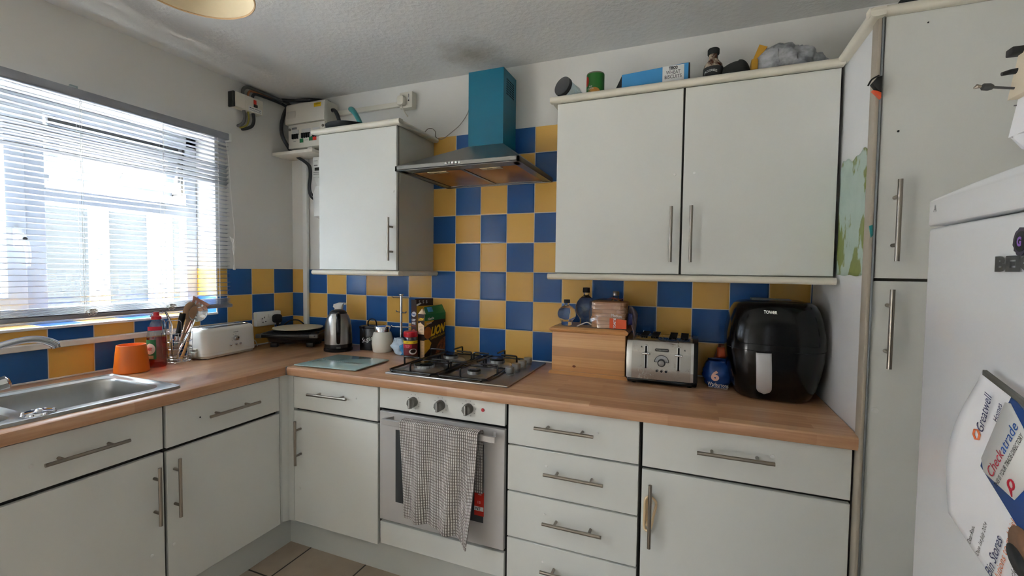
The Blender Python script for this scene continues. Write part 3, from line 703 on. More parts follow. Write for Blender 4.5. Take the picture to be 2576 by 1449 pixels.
# ------------------------------------------------------------------ worktops
def topprof(f0, bk): return [(bk, ZW), (bk, ZW-0.038), (f0+0.004, ZW-0.040), (f0+0.0, ZW-0.030), (f0, ZW-0.010), (f0+0.003, ZW-0.003), (f0+0.010, ZW)]
b = B(); b.prism(topprof(-0.637, -0.007), 'x', 0.657, 2.890, bev=0)
one('worktop', 'beech block worktop along the back wall carrying the hob', 'worktop', b, K['top_x'])
b = B(); fx = 0.655
b.prism([(-(p) if False else p, q) for p, q in [(0.560, ZW), (0.560, ZW-0.038), (fx-0.004, ZW-0.040), (fx, ZW-0.030), (fx, ZW-0.010), (fx-0.003, ZW-0.003), (fx-0.010, ZW)]], 'y', -2.2, -0.641)
b.box(0.007, 0.56, -1.085, -0.007, ZW-0.038, ZW).box(0.56, 0.655, -0.641, -0.007, ZW-0.038, ZW).box(0.007, 0.165, -2.2, -1.085, ZW-0.038, ZW).box(0.165, 0.56, -2.2, -2.0, ZW-0.038, ZW)
t = T('worktop', 'beech block worktop below the window carrying the sink', 'worktop', (0.3, -1.1, ZW-0.04))
t.part('top', b, K['top_y'])
t.part('joint_strip', B().box(0.6545, 0.6570, -0.640, -0.007, ZW-0.039, ZW+0.0008), K['alu'])
st('trim_3', B().box(0.0065, 0.016, -2.2, -0.2, ZW, ZW+0.007, 0.002).box(0.66, 2.89, -0.014, -0.0065, ZW, ZW+0.006, 0.002), K['white'])
def facing(x, y): return math.atan2(-2.2007-y, 2.4269-x)
def wrap(cx, cyy, rx, ry, a0, a1, z0, z1, n=16, e=0.0006):
    b = B(); b.sheet(lambda u, v: (cx+(rx+e)*math.cos(a0+(a1-a0)*u), cyy+(ry+e)*math.sin(a0+(a1-a0)*u), z0+(z1-z0)*v), n, 4); return b
# ------------------------------------------------------------------ sink and tap
sx0, sx1, sy0, sy1 = 0.140, 0.607, -2.06, -1.068
t = T('sink', 'stainless steel inset sink with one and a half bowls below the window', 'sink', (0.37, -1.5, ZW))
bm = bmesh.new(); loops = []; zt = ZW+0.006
def loop(pts, z):
    vs = [bm.verts.new((x, y, z)) for x, y in pts]; return [bm.edges.new((vs[i], vs[(i+1) % len(vs)])) for i in range(len(vs))]
bowl1 = rrect(0.195, 0.548, -1.475, -1.105, 0.055, 6); bowl2 = rrect(0.23, 0.548, -1.70, -1.515, 0.05, 6)
E_ = loop(rrect(sx0+0.012, sx1-0.012, sy0+0.012, sy1-0.012, 0.02), zt)+loop(bowl1, zt)+loop(bowl2, zt)
bmesh.ops.triangle_fill(bm, use_beauty=True, use_dissolve=False, edges=E_)
b = B(); b.bm.free(); b.bm = bm
prof = [(0.016, 0.003), (0.012, 0.0), (0.006, 0.0035), (0.0, 0.0035), (-0.001, -0.005)]
ring = lambda off, dz, r: [(x, y, zt+dz) for x, y in rrect(sx0+off, sx1-off, sy0+off, sy1-off, r)]
b.loft([ring(0.012, 0, 0.02), ring(0.008, 0.005, 0.022), ring(0.002, 0.004, 0.026), ring(0, -0.006, 0.028)], cap=False)
bowl = B()
for pts, dep in ((bowl1, 0.15), (bowl2, 0.11)):
    cx = sum(p[0] for p in pts)/len(pts); cyy = sum(p[1] for p in pts)/len(pts)
    rg = []
    for f, dz in ((1.015, 0.0), (1.0, -0.003), (0.975, -0.012), (0.955, -0.05), (0.93, -dep+0.02), (0.88, -dep+0.004), (0.78, -dep), (0.10, -dep-0.003)):
        rg.append([(cx+(x-cx)*f, cyy+(y-cyy)*f, zt+dz+0.0002) for x, y in pts])
    bowl.loft(rg, cap=False)
t.part('drainer_top', b, K['sink'], ang=50)
t.part('bowl', bowl, K['sink'], ang=60)
b = B(); b.lathe([(0.001, 0), (0.038, 0), (0.040, 0.004), (0.034, 0.010), (0.012, 0.012), (0.008, 0.018), (0.001, 0.02)], (0, 0, 0), 28)
for k in range(8): b.ball((0.036*math.cos(k*PI/4), 0.036*math.sin(k*PI/4), 0.006), 0.006, 8)
o = one('sink_strainer', 'shiny chrome strainer plug lying on the rim between the sink bowls', 'sink plug', b, K['chrome'], org=(0, 0, 0)); o.location = (0.562, -1.468, zt+0.001)
t = T('mixer_tap', 'curved chrome swan neck tap over the sink', 'tap', (0.165, -1.56, zt))
b = B(); b.lathe([(0.026, 0), (0.026, 0.012), (0.020, 0.018), (0.018, 0.05), (0.014, 0.06)], (0.165, -1.56, zt), 24); t.part('tap_body', b, K['chrome'])
b = B(); b.tube([(0.165, -1.56, zt+0.05), (0.168, -1.548, 1.02), (0.178, -1.49, 1.078), (0.19, -1.43, 1.117), (0.198, -1.375, 1.133), (0.202, -1.33, 1.135), (0.205, -1.295, 1.122), (0.207, -1.277, 1.108)], [0.013, 0.0125, 0.012, 0.012, 0.0125, 0.013, 0.0145, 0.0150], 18, smooth=6)
b.cyl((0.207, -1.278, 1.110), (0.2075, -1.2745, 1.096), 0.0145, 0.013); t.part('spout', b, K['chrome'])
b = B(); b.cyl((0.165, -1.535, 0.96), (0.19, -1.44, 0.985), 0.010); b.cyl((0.19, -1.445, 0.984), (0.20, -1.405, 0.994), 0.021, 0.024, 8); b.cyl((0.20, -1.405, 0.994), (0.204, -1.40, 0.996), 0.024, 0.012, 8)
t.part('tap_knob', b, K['chrome'])

# ------------------------------------------------------------------ hob
t = T('gas_hob', 'stainless steel four burner gas hob set in the worktop', 'hob', (1.46, -0.3, ZW))
b = B(); b.box(1.163, 1.757, -0.560, -0.050, ZW, ZW+0.009, 0.004); t.part('plate', b, K['steel'])
zh = ZW+0.009
for (x, y, r) in ((1.292, -0.440, 0.047), (1.556, -0.455, 0.030), (1.292, -0.195, 0.038), (1.553, -0.200, 0.038)):
    b = B(); b.lathe([(r*1.9, 0), (r*1.8, 0.003), (r*1.15, 0.007), (r*0.98, 0.009), (r*0.95, 0.022), (r*0.6, 0.024), (0.001, 0.024)], (x, y, zh), 36)
    for k in range(24):
        a = k*PI/12; b.box(-0.0015, 0.0015, r*0.92, r*1.0, 0.012, 0.022, M=Matrix.Translation((x, y, zh)) @ Matrix.Rotation(a, 4, 'Z'))
    u_ = t.part('burner', b, K['burner'])
    b = B(); b.lathe([(0.001, 0.022), (r*0.95, 0.022), (r*0.97, 0.027), (r*0.85, 0.031), (0.001, 0.032)], (x, y, zh), 32); t.part('burner_cap', b, K['enamel'], u_)
for xa, xb in ((1.172, 1.408), (1.422, 1.652)):
    b = B(); ya, yb = -0.548, -0.066; z0 = zh+0.008; z1 = zh+0.046; rr_ = 0.0052
    c_ = [(xa+0.015, ya), (xb-0.015, ya), (xb, ya+0.015), (xb, yb-0.015), (xb-0.015, yb), (xa+0.015, yb), (xa, yb-0.015), (xa, ya+0.015)]
    b.tube([(x, y, z0) for x, y in c_], rr_, 8, closed=True)
    ym = (ya+yb)/2; xm = (xa+xb)/2
    def arm(p, q): b.tube([(p[0], p[1], z0), (p[0], p[1], z1-0.008), (p[0]+(q[0]-p[0])*0.12, p[1]+(q[1]-p[1])*0.12, z1), (q[0], q[1], z1)], 0.0045, 8, smooth=3)
    for yc in ((ya*0.74+yb*0.26), (ya*0.26+yb*0.74)):
        arm((xa, yc), (xm-0.035, yc)); arm((xb, yc), (xm+0.035, yc))
        s_ = -1 if yc < ym else 1
        arm((xm, ya if s_ < 0 else yb), (xm, yc+s_*0.035))
        arm((xm+(0.006 if s_ < 0 else -0.006), ym), (xm, yc-s_*0.035))
    b.tube([(xa, ym, z0), (xb, ym, z0)], 0.0045, 8)
    for x in (xa+0.02, xb-0.02):
        for y in (ya+0.004, yb-0.004): b.cyl((x, y, zh), (x, y, z0), 0.005, seg=8)
    t.part('pan_support', b, K['enamel'])
for y in (-0.372, -0.292, -0.214, -0.136):
    b = B(); b.lathe([(0.019, 0), (0.019, 0.004), (0.0165, 0.006), (0.0165, 0.010), (0.021, 0.012), (0.020, 0.032), (0.018, 0.034), (0.001, 0.034)], (1.690, y, zh), 28)
    b.box(1.6895, 1.6905, y-0.018, y-0.004, zh+0.034, zh+0.0345)
    t.part('knob', b, K['hk'])

# ------------------------------------------------------------------ cooker hood
t = T('cooker_hood', 'steel pyramid cooker hood with teal painted chimney', 'cooker hood', (1.46, -0.25, 1.85))
hx0, hx1, hy0, hz0, hz1, hz2 = 1.158, 1.762, -0.482, 1.852, 1.874, 2.022
cx0, cx1, cyf = 1.370, 1.559, -0.172
b = B()
b.raw([(hx0, hy0, hz1), (hx1, hy0, hz1), (hx1, -0.007, hz1), (hx0, -0.007, hz1), (cx0, cyf, hz2), (cx1, cyf, hz2), (cx1, -0.007, hz2), (cx0, -0.007, hz2)], [(0, 1, 5, 4), (1, 2, 6, 5), (2, 3, 7, 6), (3, 0, 4, 7), (4, 5, 6, 7)])
for q in ((hx0, hx1, hy0, hy0+0.010), (hx0, hx0+0.010, hy0, -0.007), (hx1-0.010, hx1, hy0, -0.007), (hx0, hx1, -0.015, -0.007)): b.box(*q, hz0, hz1)
for q in ((hx0, hx1, hy0, -0.405), (hx0, 1.200, hy0, -0.007), (1.722, hx1, hy0, -0.007), (hx0, hx1, -0.045, -0.007), (1.452, 1.468, -0.41, -0.04)): b.box(*q, hz0+0.002, hz0+0.006)
cnp = t.part('canopy', b, K['steel_h'], smooth=False)
for xa, xb in ((1.200, 1.452), (1.468, 1.722)):
    f = t.part('grease_filter', B().box(xa+0.002, xb-0.002, -0.403, -0.047, hz0+0.004, hz0+0.010, 0.002), K['filter'])
    b = B(); xm = (xa+xb)/2; b.box(xm-0.05, xm+0.05, -0.398, -0.365, hz0+0.001, hz0+0.004, 0.001); b.box(xm-0.02, xm+0.005, -0.388, -0.380, hz0, hz0+0.0015, mi=1)
    t.part('filter_catch', b, [mat('catch_metal', (190, 176, 140), 0.35, 0.6, var=0), K['black']], f)
for k in range(5):
    x = 1.425+k*0.0165; b = B(); b.tube([(x, hy0+0.002, 1.866), (x, hy0-0.005, 1.866), (x, hy0-0.008, 1.866)], [0.0062, 0.0062, 0.003], 14); t.part('button', b, K['chrome'], cnp)
b = B(); b.box(cx0, cx1, cyf, -0.007, hz2-0.004, 2.386); ch = t.part('chimney', b, K['teal'], smooth=False, label='teal painted chimney')
b = B()
for i in range(7):
    for j in range(7): b.box(cx1-0.001, cx1+0.0012, -0.135+i*0.0145, -0.128+i*0.0145, 2.272+j*0.0115, 2.2775+j*0.0115)
t.part('vent_holes', b, K['void'], ch)

# ------------------------------------------------------------------ pendant lamp shade
LX, LY, LZ = 1.080, -1.320, 2.200
t = T('pendant_lamp', 'cream fabric ceiling lamp shade above the worktop corner', 'lamp', (LX, LY, LZ))
b = B(); b.lathe([(0.156, 0), (0.1565, 0.002), (0.118, 0.16), (0.1175, 0.162), (0.1145, 0.16), (0.1535, 0.002)], (LX, LY, LZ), 64)
bmesh.ops.delete(b.bm, geom=[f for f in b.bm.faces if len(f.verts) > 4], context='FACES')
t.part('shade', b, K['shade'])
b = B(); b.tube([(LX+0.155*math.cos(a*PI/32), LY+0.155*math.sin(a*PI/32), LZ+0.002) for a in range(64)], 0.0028, 6, closed=True); t.part('rim', b, K['tan'])
b = B(); b.cyl((LX, LY, LZ+0.10), (LX, LY, ZC), 0.003); b.cyl((LX, LY, LZ+0.09), (LX, LY, LZ+0.15), 0.018); b.cyl((LX, LY, ZC-0.02), (LX, LY, ZC), 0.04)
for k in range(3): b.cyl((LX, LY, LZ+0.15), (LX+0.115*math.cos(k*2.1), LY+0.115*math.sin(k*2.1), LZ+0.158), 0.0015, seg=6)
t.part('flex', b, K['white'])
b = B(); b.lathe([(0.001, -0.065), (0.02, -0.06), (0.03, -0.035), (0.026, -0.01), (0.013, 0.01), (0.013, 0.03), (0.001, 0.03)], (LX, LY, LZ+0.08), 20); t.part('bulb', b, K['white'])
# ------------------------------------------------------------------ electrics in the corner
t = T('main_switch_box', 'cream main switch box with red rocker high on the window wall', 'switch box', (0, -0.33, 2.30))
b = B(); b.box(0.001, 0.050, -0.420, -0.250, 2.300, 2.383, 0.004); b.box(0.05, 0.052, -0.365, -0.252, 2.302, 2.381, 0.0008); sb = t.part('box', b, K['ivory'])
t.part('end_cap', B().box(0.0, 0.045, -0.432, -0.420, 2.298, 2.384, 0.004), K['black'])
t.part('rocker', B().box(0.050, 0.056, -0.313, -0.297, 2.345, 2.371, 0.001).box(0.05, 0.057, -0.313, -0.290, 2.330, 2.346, 0.001, mi=1), [K['rred'], K['black']])
lb = t.part('label_plate', B().box(0.052, 0.0535, -0.345, -0.262, 2.302, 2.328), K['wprint'])
t.text('MAIN SWITCH', (0.0535, -0.3035, 2.3195), (0, 1, 0), (0, 0, 1), 0.008, K['ink'], w=0.072, parent=lb, bold=0.03)
t.part('label_lines', B().box(0.0535, 0.0538, -0.341, -0.266, 2.309, 2.3105).box(0.0535, 0.0538, -0.341, -0.266, 2.305, 2.306), K['ink'], lb)
def cable(name, label, pts, r, m, sm=6): 
    b = B(); b.tube(pts, r, 10, smooth=sm); return one(name, label, 'cable', b, K[m])
cable('supply_cable', 'thick grey cable looping from the top of the switch box to the corner', [(0.028, -0.362, 2.383), (0.028, -0.360, 2.415), (0.03, -0.335, 2.438), (0.03, -0.28, 2.440), (0.03, -0.15, 2.441), (0.035, -0.075, 2.440), (0.05, -0.055, 2.425), (0.06, -0.055, 2.40)], 0.009, 'gcable')
cable('supply_cable', 'brown cable looping from the middle of the switch box top', [(0.036, -0.335, 2.383), (0.036, -0.332, 2.405), (0.036, -0.315, 2.421), (0.036, -0.26, 2.424), (0.036, -0.18, 2.424)], 0.006, 'bcable')
cable('supply_cable', 'black cable looping from the top of the switch box nearest the corner', [(0.034, -0.305, 2.383), (0.034, -0.303, 2.400), (0.036, -0.285, 2.414), (0.036, -0.22, 2.419), (0.036, -0.12, 2.420), (0.038, -0.085, 2.415), (0.045, -0.07, 2.40)], 0.008, 'cable')
cable('outgoing_cable', 'thick grey cable below the switch box furthest from the corner', [(0.028, -0.357, 2.300), (0.029, -0.352, 2.265), (0.025, -0.356, 2.235), (0.015, -0.368, 2.216), (-0.005, -0.374, 2.210)], 0.0085, 'gcable')
cable('outgoing_cable', 'thin green and yellow earth cable below the switch box', [(0.030, -0.332, 2.300), (0.031, -0.328, 2.262), (0.026, -0.335, 2.226), (0.016, -0.350, 2.210), (-0.005, -0.362, 2.204)], 0.005, 'gycable')
cable('outgoing_cable', 'thick black cable below the switch box nearest the corner', [(0.030, -0.300, 2.300), (0.031, -0.296, 2.262), (0.027, -0.305, 2.228), (0.016, -0.328, 2.208), (-0.005, -0.350, 2.199)], 0.009, 'cable')
t = T('consumer_unit', 'cream fuse box with rows of black breakers and stickers above a shelf', 'fuse box', (0.24, -0.06, 2.13))
b = B(); b.box(0.092, 0.385, -0.098, -0.001, 2.135, 2.405, 0.004); t.part('body', b, K['cu'])
b = B(); b.prism([(-0.098, 2.280), (-0.118, 2.284), (-0.120, 2.300), (-0.112, 2.396), (-0.104, 2.406), (-0.085, 2.408), (-0.085, 2.280)], 'x', 0.078, 0.386, bev=0.002); cv = t.part('cover', b, K['cu'])
t.part('lower_front', B().box(0.094, 0.384, -0.112, -0.096, 2.136, 2.280, 0.004), K['cu'])
t.part('warning_sticker', B().box(0.304, 0.359, -0.1145, -0.112, 2.355, 2.390), K['yel'], cv)
t.text('WARNING', (0.331, -0.1147, 2.382), (1, 0, 0), (0, 0.06, 1), 0.006, K['ink'], parent=cv)
t.part('window_panel', B().box(0.088, 0.160, -0.1185, -0.117, 2.318, 2.360, 0.0005), mat('grey_label', (196, 192, 184), 0.5, var=0), cv)
for x in (0.108, 0.372): t.part('screw', B().cyl((x, -0.112, 2.252), (x, -0.116, 2.252), 0.008, seg=16), K['nickel'])
for k, (x0, n) in enumerate(((0.130, 3), (0.205, 4), (0.293, 3))):
    t.part('breaker_block', B().box(x0, x0+0.0175*n, -0.115, -0.112, 2.192, 2.246, 0.001), mat('breaker_grey', (196, 196, 196), 0.5, var=0))
    for i in range(n):
        x = x0+0.0175*i; b = B(); b.box(x+0.001, x+0.0165, -0.1165, -0.1148, 2.214, 2.222); b.box(x+0.005, x+0.0125, -0.126, -0.1148, 2.190, 2.220, 0.002); t.part('breaker', b, K['black'])
t.part('label_sticker', B().box(0.125, 0.165, -0.1125, -0.1118, 2.250, 2.262), K['inkg'])
t.part('test_sticker', B().box(0.187, 0.216, -0.1128, -0.112, 2.166, 2.190), K['green'])
t.part('test_sticker', B().box(0.262, 0.290, -0.1128, -0.112, 2.172, 2.198), K['green'])
t.part('test_sticker', B().box(0.291, 0.320, -0.1128, -0.112, 2.172, 2.198), K['rred'])
for x, w_ in ((0.136, 0.02), (0.19, 0.03), (0.225, 0.03)): t.part('printed_marks', B().box(x, x+w_, -0.1124, -0.112, 2.178, 2.180), K['inkg'])
cable('loop_cable', 'thick black cable sagging down the corner beside the fuse box', [(0.045, -0.062, 2.43), (0.036, -0.093, 2.356), (0.030, -0.106, 2.28), (0.034, -0.10, 2.22), (0.050, -0.075, 2.165), (0.070, -0.05, 2.12)], 0.011, 'cable')
cable('loop_cable', 'black cable bending out of the right side of the fuse box', [(0.37, -0.05, 2.355), (0.40, -0.055, 2.356), (0.425, -0.06, 2.335), (0.440, -0.055, 2.29), (0.445, -0.05, 2.20)], 0.011, 'cable')
cable('ceiling_cable', 'dark cable bundle lying along the wall top above the fuse box', [(0.03, -0.10, 2.445), (0.10, -0.06, 2.447), (0.20, -0.045, 2.445), (0.30, -0.03, 2.43), (0.34, -0.02, 2.415)], 0.011, 'cable')
b = B(); b.box(0.003, 0.325, -0.150, -0.008, 2.094, 2.112, 0.001); b.box(0.29, 0.325, -0.152, -0.13, 2.112, 2.120, 0.001)
one('shelf_board', 'rough white wooden shelf below the fuse box', 'shelf', b, mat('painted_board', (226, 220, 208), 0.6, var=0.12, vs=25))
t = T('electricity_meter', 'white electricity meter partly hidden behind the small wall cabinet', 'meter', (0.29, -0.03, 1.90))
b = B(); b.box(0.232, 0.37, -0.055, -0.001, 1.965, 2.090, 0.004); b.prism([(0.234, 1.965), (0.37, 1.965), (0.37, 1.90), (0.262, 1.90)], 'y', -0.045, -0.001); t.part('body', b, K['white'])
t.part('display', B().box(0.248, 0.33, -0.0565, -0.055, 2.005, 2.024), K['ink']); t.part('printed_marks', B().box(0.238, 0.35, -0.0562, -0.055, 1.993, 1.996).box(0.238, 0.35, -0.0562, -0.055, 1.982, 1.985).box(0.242, 0.27, -0.0562, -0.055, 2.035, 2.040).box(0.242, 0.27, -0.0562, -0.055, 2.065, 2.067), K['inkg'])
b = B(); b.lathe([(0.001, 1.70), (0.05, 1.72), (0.055, 1.85), (0.04, 1.90), (0.001, 1.90)], (0.315, -0.06, 0), 20); t.part('cut_out', b, K['white'])
for dx, lab in ((0, 'black meter cable curving down from the shelf, the outer one'), (0.012, 'black meter cable curving down from the shelf, the inner one')):
    cable('meter_cable', lab, [(0.11-dx*0.3, -0.06, 2.098), (0.125+dx, -0.062, 2.088), (0.17+dx, -0.065, 2.065), (0.212+dx, -0.067, 2.03), (0.220+dx, -0.069, 1.97), (0.214+dx*0.9, -0.07, 1.91), (0.220+dx*0.8, -0.068, 1.858+dx), (0.25+dx*0.5, -0.065, 1.828+dx*1.3), (0.30, -0.06, 1.816+dx*1.4)], 0.0065, 'cable')
one('cable_trunking', 'upright white cable trunking running down the corner beside the small wall cabinet', 'trunking', B().box(0.116, 0.150, -0.028, -0.0065, ZW+0.002, 2.092, 0.003), K['white'])
one('cable_trunking', 'horizontal white cable trunking between the fuse box and the upper socket', 'trunking', B().box(0.388, 0.868, -0.020, -0.0005, 2.336, 2.364, 0.003), K['ivory'])
t = T('wall_socket', 'cream single switched socket with a plug high beside the cooker hood', 'socket', (0.91, -0.02, 2.31))
b = B(); b.box(0.866, 0.950, -0.045, -0.0005, 2.312, 2.400, 0.003); t.part('back_box', b, K['ivory'])
t.part('switch', B().box(0.924, 0.931, -0.048, -0.045, 2.352, 2.385, 0.001), K['white']); t.part('switch_mark', B().box(0.9265, 0.9285, -0.0485, -0.048, 2.366, 2.386).cyl((0.9285, -0.047, 2.350), (0.9285, -0.049, 2.350), 0.004, mi=0), K['ink'])
t = T('plug', 'cream mains plug in the upper socket', 'plug', (0.893, -0.07, 2.325))
b = B(); b.prism(rrect(0.870, 0.914, 2.320, 2.372, 0.014), 'y', -0.080, -0.0455, bev=0.006); t.part('plug_body', b, K['ivory'])
b = B(); b.tube([(0.894, -0.066, 2.326), (0.900, -0.060, 2.30), (0.913, -0.05, 2.275), (0.922, -0.045, 2.262)], 0.0035, 8, smooth=4); t.part('flex', b, K['ivory'])
b = B(); b.tube([(1.02, -0.05, 2.143), (1.05, -0.045, 2.178), (1.075, -0.035, 2.182), (1.092, -0.03, 2.165), (1.087, -0.02, 2.143), (1.10, -0.013, 2.132), (1.13, -0.012, 2.128), (1.18, -0.012, 2.155), (1.24, -0.014, 2.195), (1.285, -0.016, 2.25), (1.305, -0.018, 2.31), (1.36, -0.02, 2.34), (1.372, -0.02, 2.345)], 0.0022, 6, smooth=6)
one('hood_flex', 'thin grey flex running from the small cabinet top to the chimney', 'cable', b, mat('flex_grey', (150, 142, 130), 0.6, var=0))
one('black_clip', 'small black clip lying on the small wall cabinet below the upper socket', 'clip', B().box(-0.025, 0.025, -0.008, 0.008, 0, 0.02, 0.004, M=Matrix.Translation((0.955, -0.18, 2.150)) @ Matrix.Rotation(0.5, 4, 'Y')), K['blackm'])
t = T('frying_pan', 'black frying pan with a teal handle on the small wall cabinet', 'pan', (0.665, -0.205, 2.121))
b = B(); b.lathe([(0.001, 0.0), (0.105, 0.0), (0.112, 0.004), (0.132, 0.052), (0.134, 0.056), (0.130, 0.054), (0.108, 0.010), (0.001, 0.007)], (0.665, -0.205, 2.1205), 48); t.part('bowl', b, K['blackm'])
b = B(); b.tube([(0.690, -0.15, 2.170), (0.660, -0.13, 2.23), (0.615, -0.11, 2.285), (0.570, -0.09, 2.325), (0.548, -0.082, 2.335)], [0.011, 0.013, 0.014, 0.017, 0.013], 12, smooth=4); b.cyl((0.700, -0.16, 2.140), (0.690, -0.15, 2.172), 0.012, mi=1); t.part('handle', b, [mat('teal_plastic', (70, 150, 150), 0.3, var=0), K['black']])
t = T('wall_socket', 'white double wall socket above the grill in the corner', 'socket', (0.02, -0.22, 1.05))
b = B(); b.box(0.006, 0.040, -0.297, -0.128, 1.052, 1.138, 0.006); t.part('face_plate', b, K['white'])
b = B()
for dy, dz, a, c in ((-0.262, 1.098, 0.005, 0.007), (-0.247, 1.104, 0.004, 0.010), (-0.257, 1.076, 0.007, 0.005), (-0.238, 1.078, 0.007, 0.005)): b.box(0.0395, 0.0405, dy-a/2, dy+a/2, dz-c/2, dz+c/2)
t.part('pin_holes', b, K['ink']); t.part('switch', B().box(0.039, 0.044, -0.222, -0.208, 1.102, 1.122, 0.001), K['white']); t.part('switch', B().box(0.039, 0.044, -0.200, -0.186, 1.104, 1.124, 0.001), K['white'])
t = T('plug', 'black mains plug in the double wall socket', 'plug', (0.06, -0.172, 1.06))
b = B(); b.prism(rrect(-0.197, -0.147, 1.066, 1.118, 0.016), 'x', 0.041, 0.074, bev=0.006); b.cyl((0.06, -0.172, 1.070), (0.06, -0.172, 1.050), 0.009, 0.006); t.part('plug_body', b, K['blackm'])
b = B(); b.tube([(0.06, -0.172, 1.055), (0.06, -0.170, 1.02), (0.05, -0.16, 0.985), (0.04, -0.12, 0.95)], 0.004, 8, smooth=4); t.part('flex', b, K['blackm'])
# ------------------------------------------------------------------ things on the worktop under the window
Z0 = ZW+0.0005
b = B(); b.lathe([(0.001, 0), (0.062, 0), (0.065, 0.004), (0.0535, 0.116), (0.0525, 0.121), (0.0495, 0.121), (0.0485, 0.116), (0.057, 0.012), (0.001, 0.010)], (0.135, -0.992, Z0), 48, sx=0.95, sy=1.0)
one('utensil_pot', 'plain orange tapered ceramic pot beside the sink', 'pot', b, K['orange'])
fx_, fy_ = 0.128, -0.886; ra = facing(fx_, fy_)
t = T('dish_soap_bottle', 'clear washing up bottle with red liquid and red cap next to the orange pot', 'bottle', (fx_, fy_, Z0), rot=ra, world=False)
b = B(); b.lathe([(0.001, 0.002), (0.030, 0.0), (0.034, 0.006), (0.034, 0.11), (0.0345, 0.145), (0.030, 0.175), (0.021, 0.205), (0.016, 0.217), (0.016, 0.224), (0.001, 0.224)], (0, 0, 0), 36, sx=0.75, sy=1.08)
t.part('bottle', b, K['plasticc'])
b = B(); b.lathe([(0.001, 0.003), (0.029, 0.003), (0.0328, 0.008), (0.0328, 0.11), (0.0332, 0.138), (0.001, 0.138)], (0, 0, 0), 36, sx=0.74, sy=1.07); t.part('liquid', b, K['liq'])
b = B(); b.lathe([(0.001, 0.222), (0.0195, 0.222), (0.0195, 0.236), (0.012, 0.239), (0.0105, 0.250), (0.0125, 0.256), (0.001, 0.258)], (0, 0, 0), 28); t.part('cap', b, K['red'])
b = wrap(0, 0, 0.0257, 0.0370, R(-82), R(-4), 0.040, 0.130); lb = t.part('label', b, K['green'])
b = B(); b.sheet(lambda u, v: ((0.0272)*math.cos(R(-42)+R(66)*(u-.5)*math.sqrt(max(0, 1-(2*v-1)**2))), 0.0386*math.sin(R(-42)+R(66)*(u-.5)*math.sqrt(max(0, 1-(2*v-1)**2))), 0.062+0.052*v), 12, 12); t.part('label_oval', b, K['wprint'], lb)
b = wrap(0, 0, 0.0262, 0.0372, R(-70), R(-20), 0.043, 0.058); t.part('label_fruit', b, K['tan'], lb)
b = wrap(0, 0, 0.0245, 0.0345, R(-72), R(36), 0.172, 0.190, e=-0.001); t.part('neck_label', b, K['inkr'])
n_ = Vector((math.cos(R(-42))/0.0262, math.sin(R(-42))/0.0376, 0)).normalized(); rr_ = Vector((-n_.y, n_.x, 0))
t.text('FAIRY', (0.0262*math.cos(R(-42))+n_.x*0.0024, 0.0376*math.sin(R(-42))+n_.y*0.0024, 0.088), rr_, (0, 0, 1), 0.015, K['inkr'], w=0.024, parent=lb, bold=0.03)

# wire utensil basket and what stands in it
bx, by = 0.110, -0.785
t = T('utensil_basket', 'chrome wire utensil basket between the washing up bottle and the white toaster', 'basket', (bx, by, Z0))
b = B()
def rng(z, r=0.058, th=0.0016): b.tube([(bx+r*math.cos(k*PI/16), by+r*math.sin(k*PI/16), z) for k in range(32)], th, 6, closed=True)
for z, r in ((0.948, 0.055), (0.962, 0.057), (0.975, 0.058), (1.010, 0.059), (1.045, 0.060), (1.085, 0.061)): rng(z, r)
for k in range(8):
    a = k*PI/4+0.3; b.tube([(bx+0.05*math.cos(a), by+0.05*math.sin(a), 0.9475), (bx+0.058*math.cos(a), by+0.058*math.sin(a), 0.98), (bx+0.061*math.cos(a), by+0.061*math.sin(a), 1.088)], 0.0013, 5)
for k in range(6): b.tube([(bx-0.05+0.02*k, by-math.sqrt(max(0, 0.055**2-(0.05-0.02*k)**2)), 0.948), (bx-0.05+0.02*k, by+math.sqrt(max(0, 0.055**2-(0.05-0.02*k)**2)), 0.948)], 0.0011, 5)
for a0 in (-2.4, -1.3):
    p = [(bx+0.06*math.cos(a0), by+0.06*math.sin(a0), 1.085), (bx+0.061*math.cos(a0), by+0.061*math.sin(a0), 1.142), (bx+0.061*math.cos(a0+.12), by+0.061*math.sin(a0+.12), 1.149), (bx+0.061*math.cos(a0+.9), by+0.061*math.sin(a0+.9), 1.151), (bx+0.061*math.cos(a0+1.0), by+0.061*math.sin(a0+1.0), 1.142), (bx+0.06*math.cos(a0+1.0), by+0.06*math.sin(a0+1.0), 1.085)]
    b.tube(p, 0.0016, 6)
for k in range(4): b.ball((bx+0.048*math.cos(k*PI/2+.8), by+0.048*math.sin(k*PI/2+.8), 0.943), 0.0045, 10)
t.part('wire_frame', b, K['chrome'])
def blade(c, wdir, up_, w, h, th, slots=0, top=0.0, name=None):
    """flat head in the plane (wdir, up_): rounded outline, optional slots"""
    pass
U = lambda *p: Vector(p)
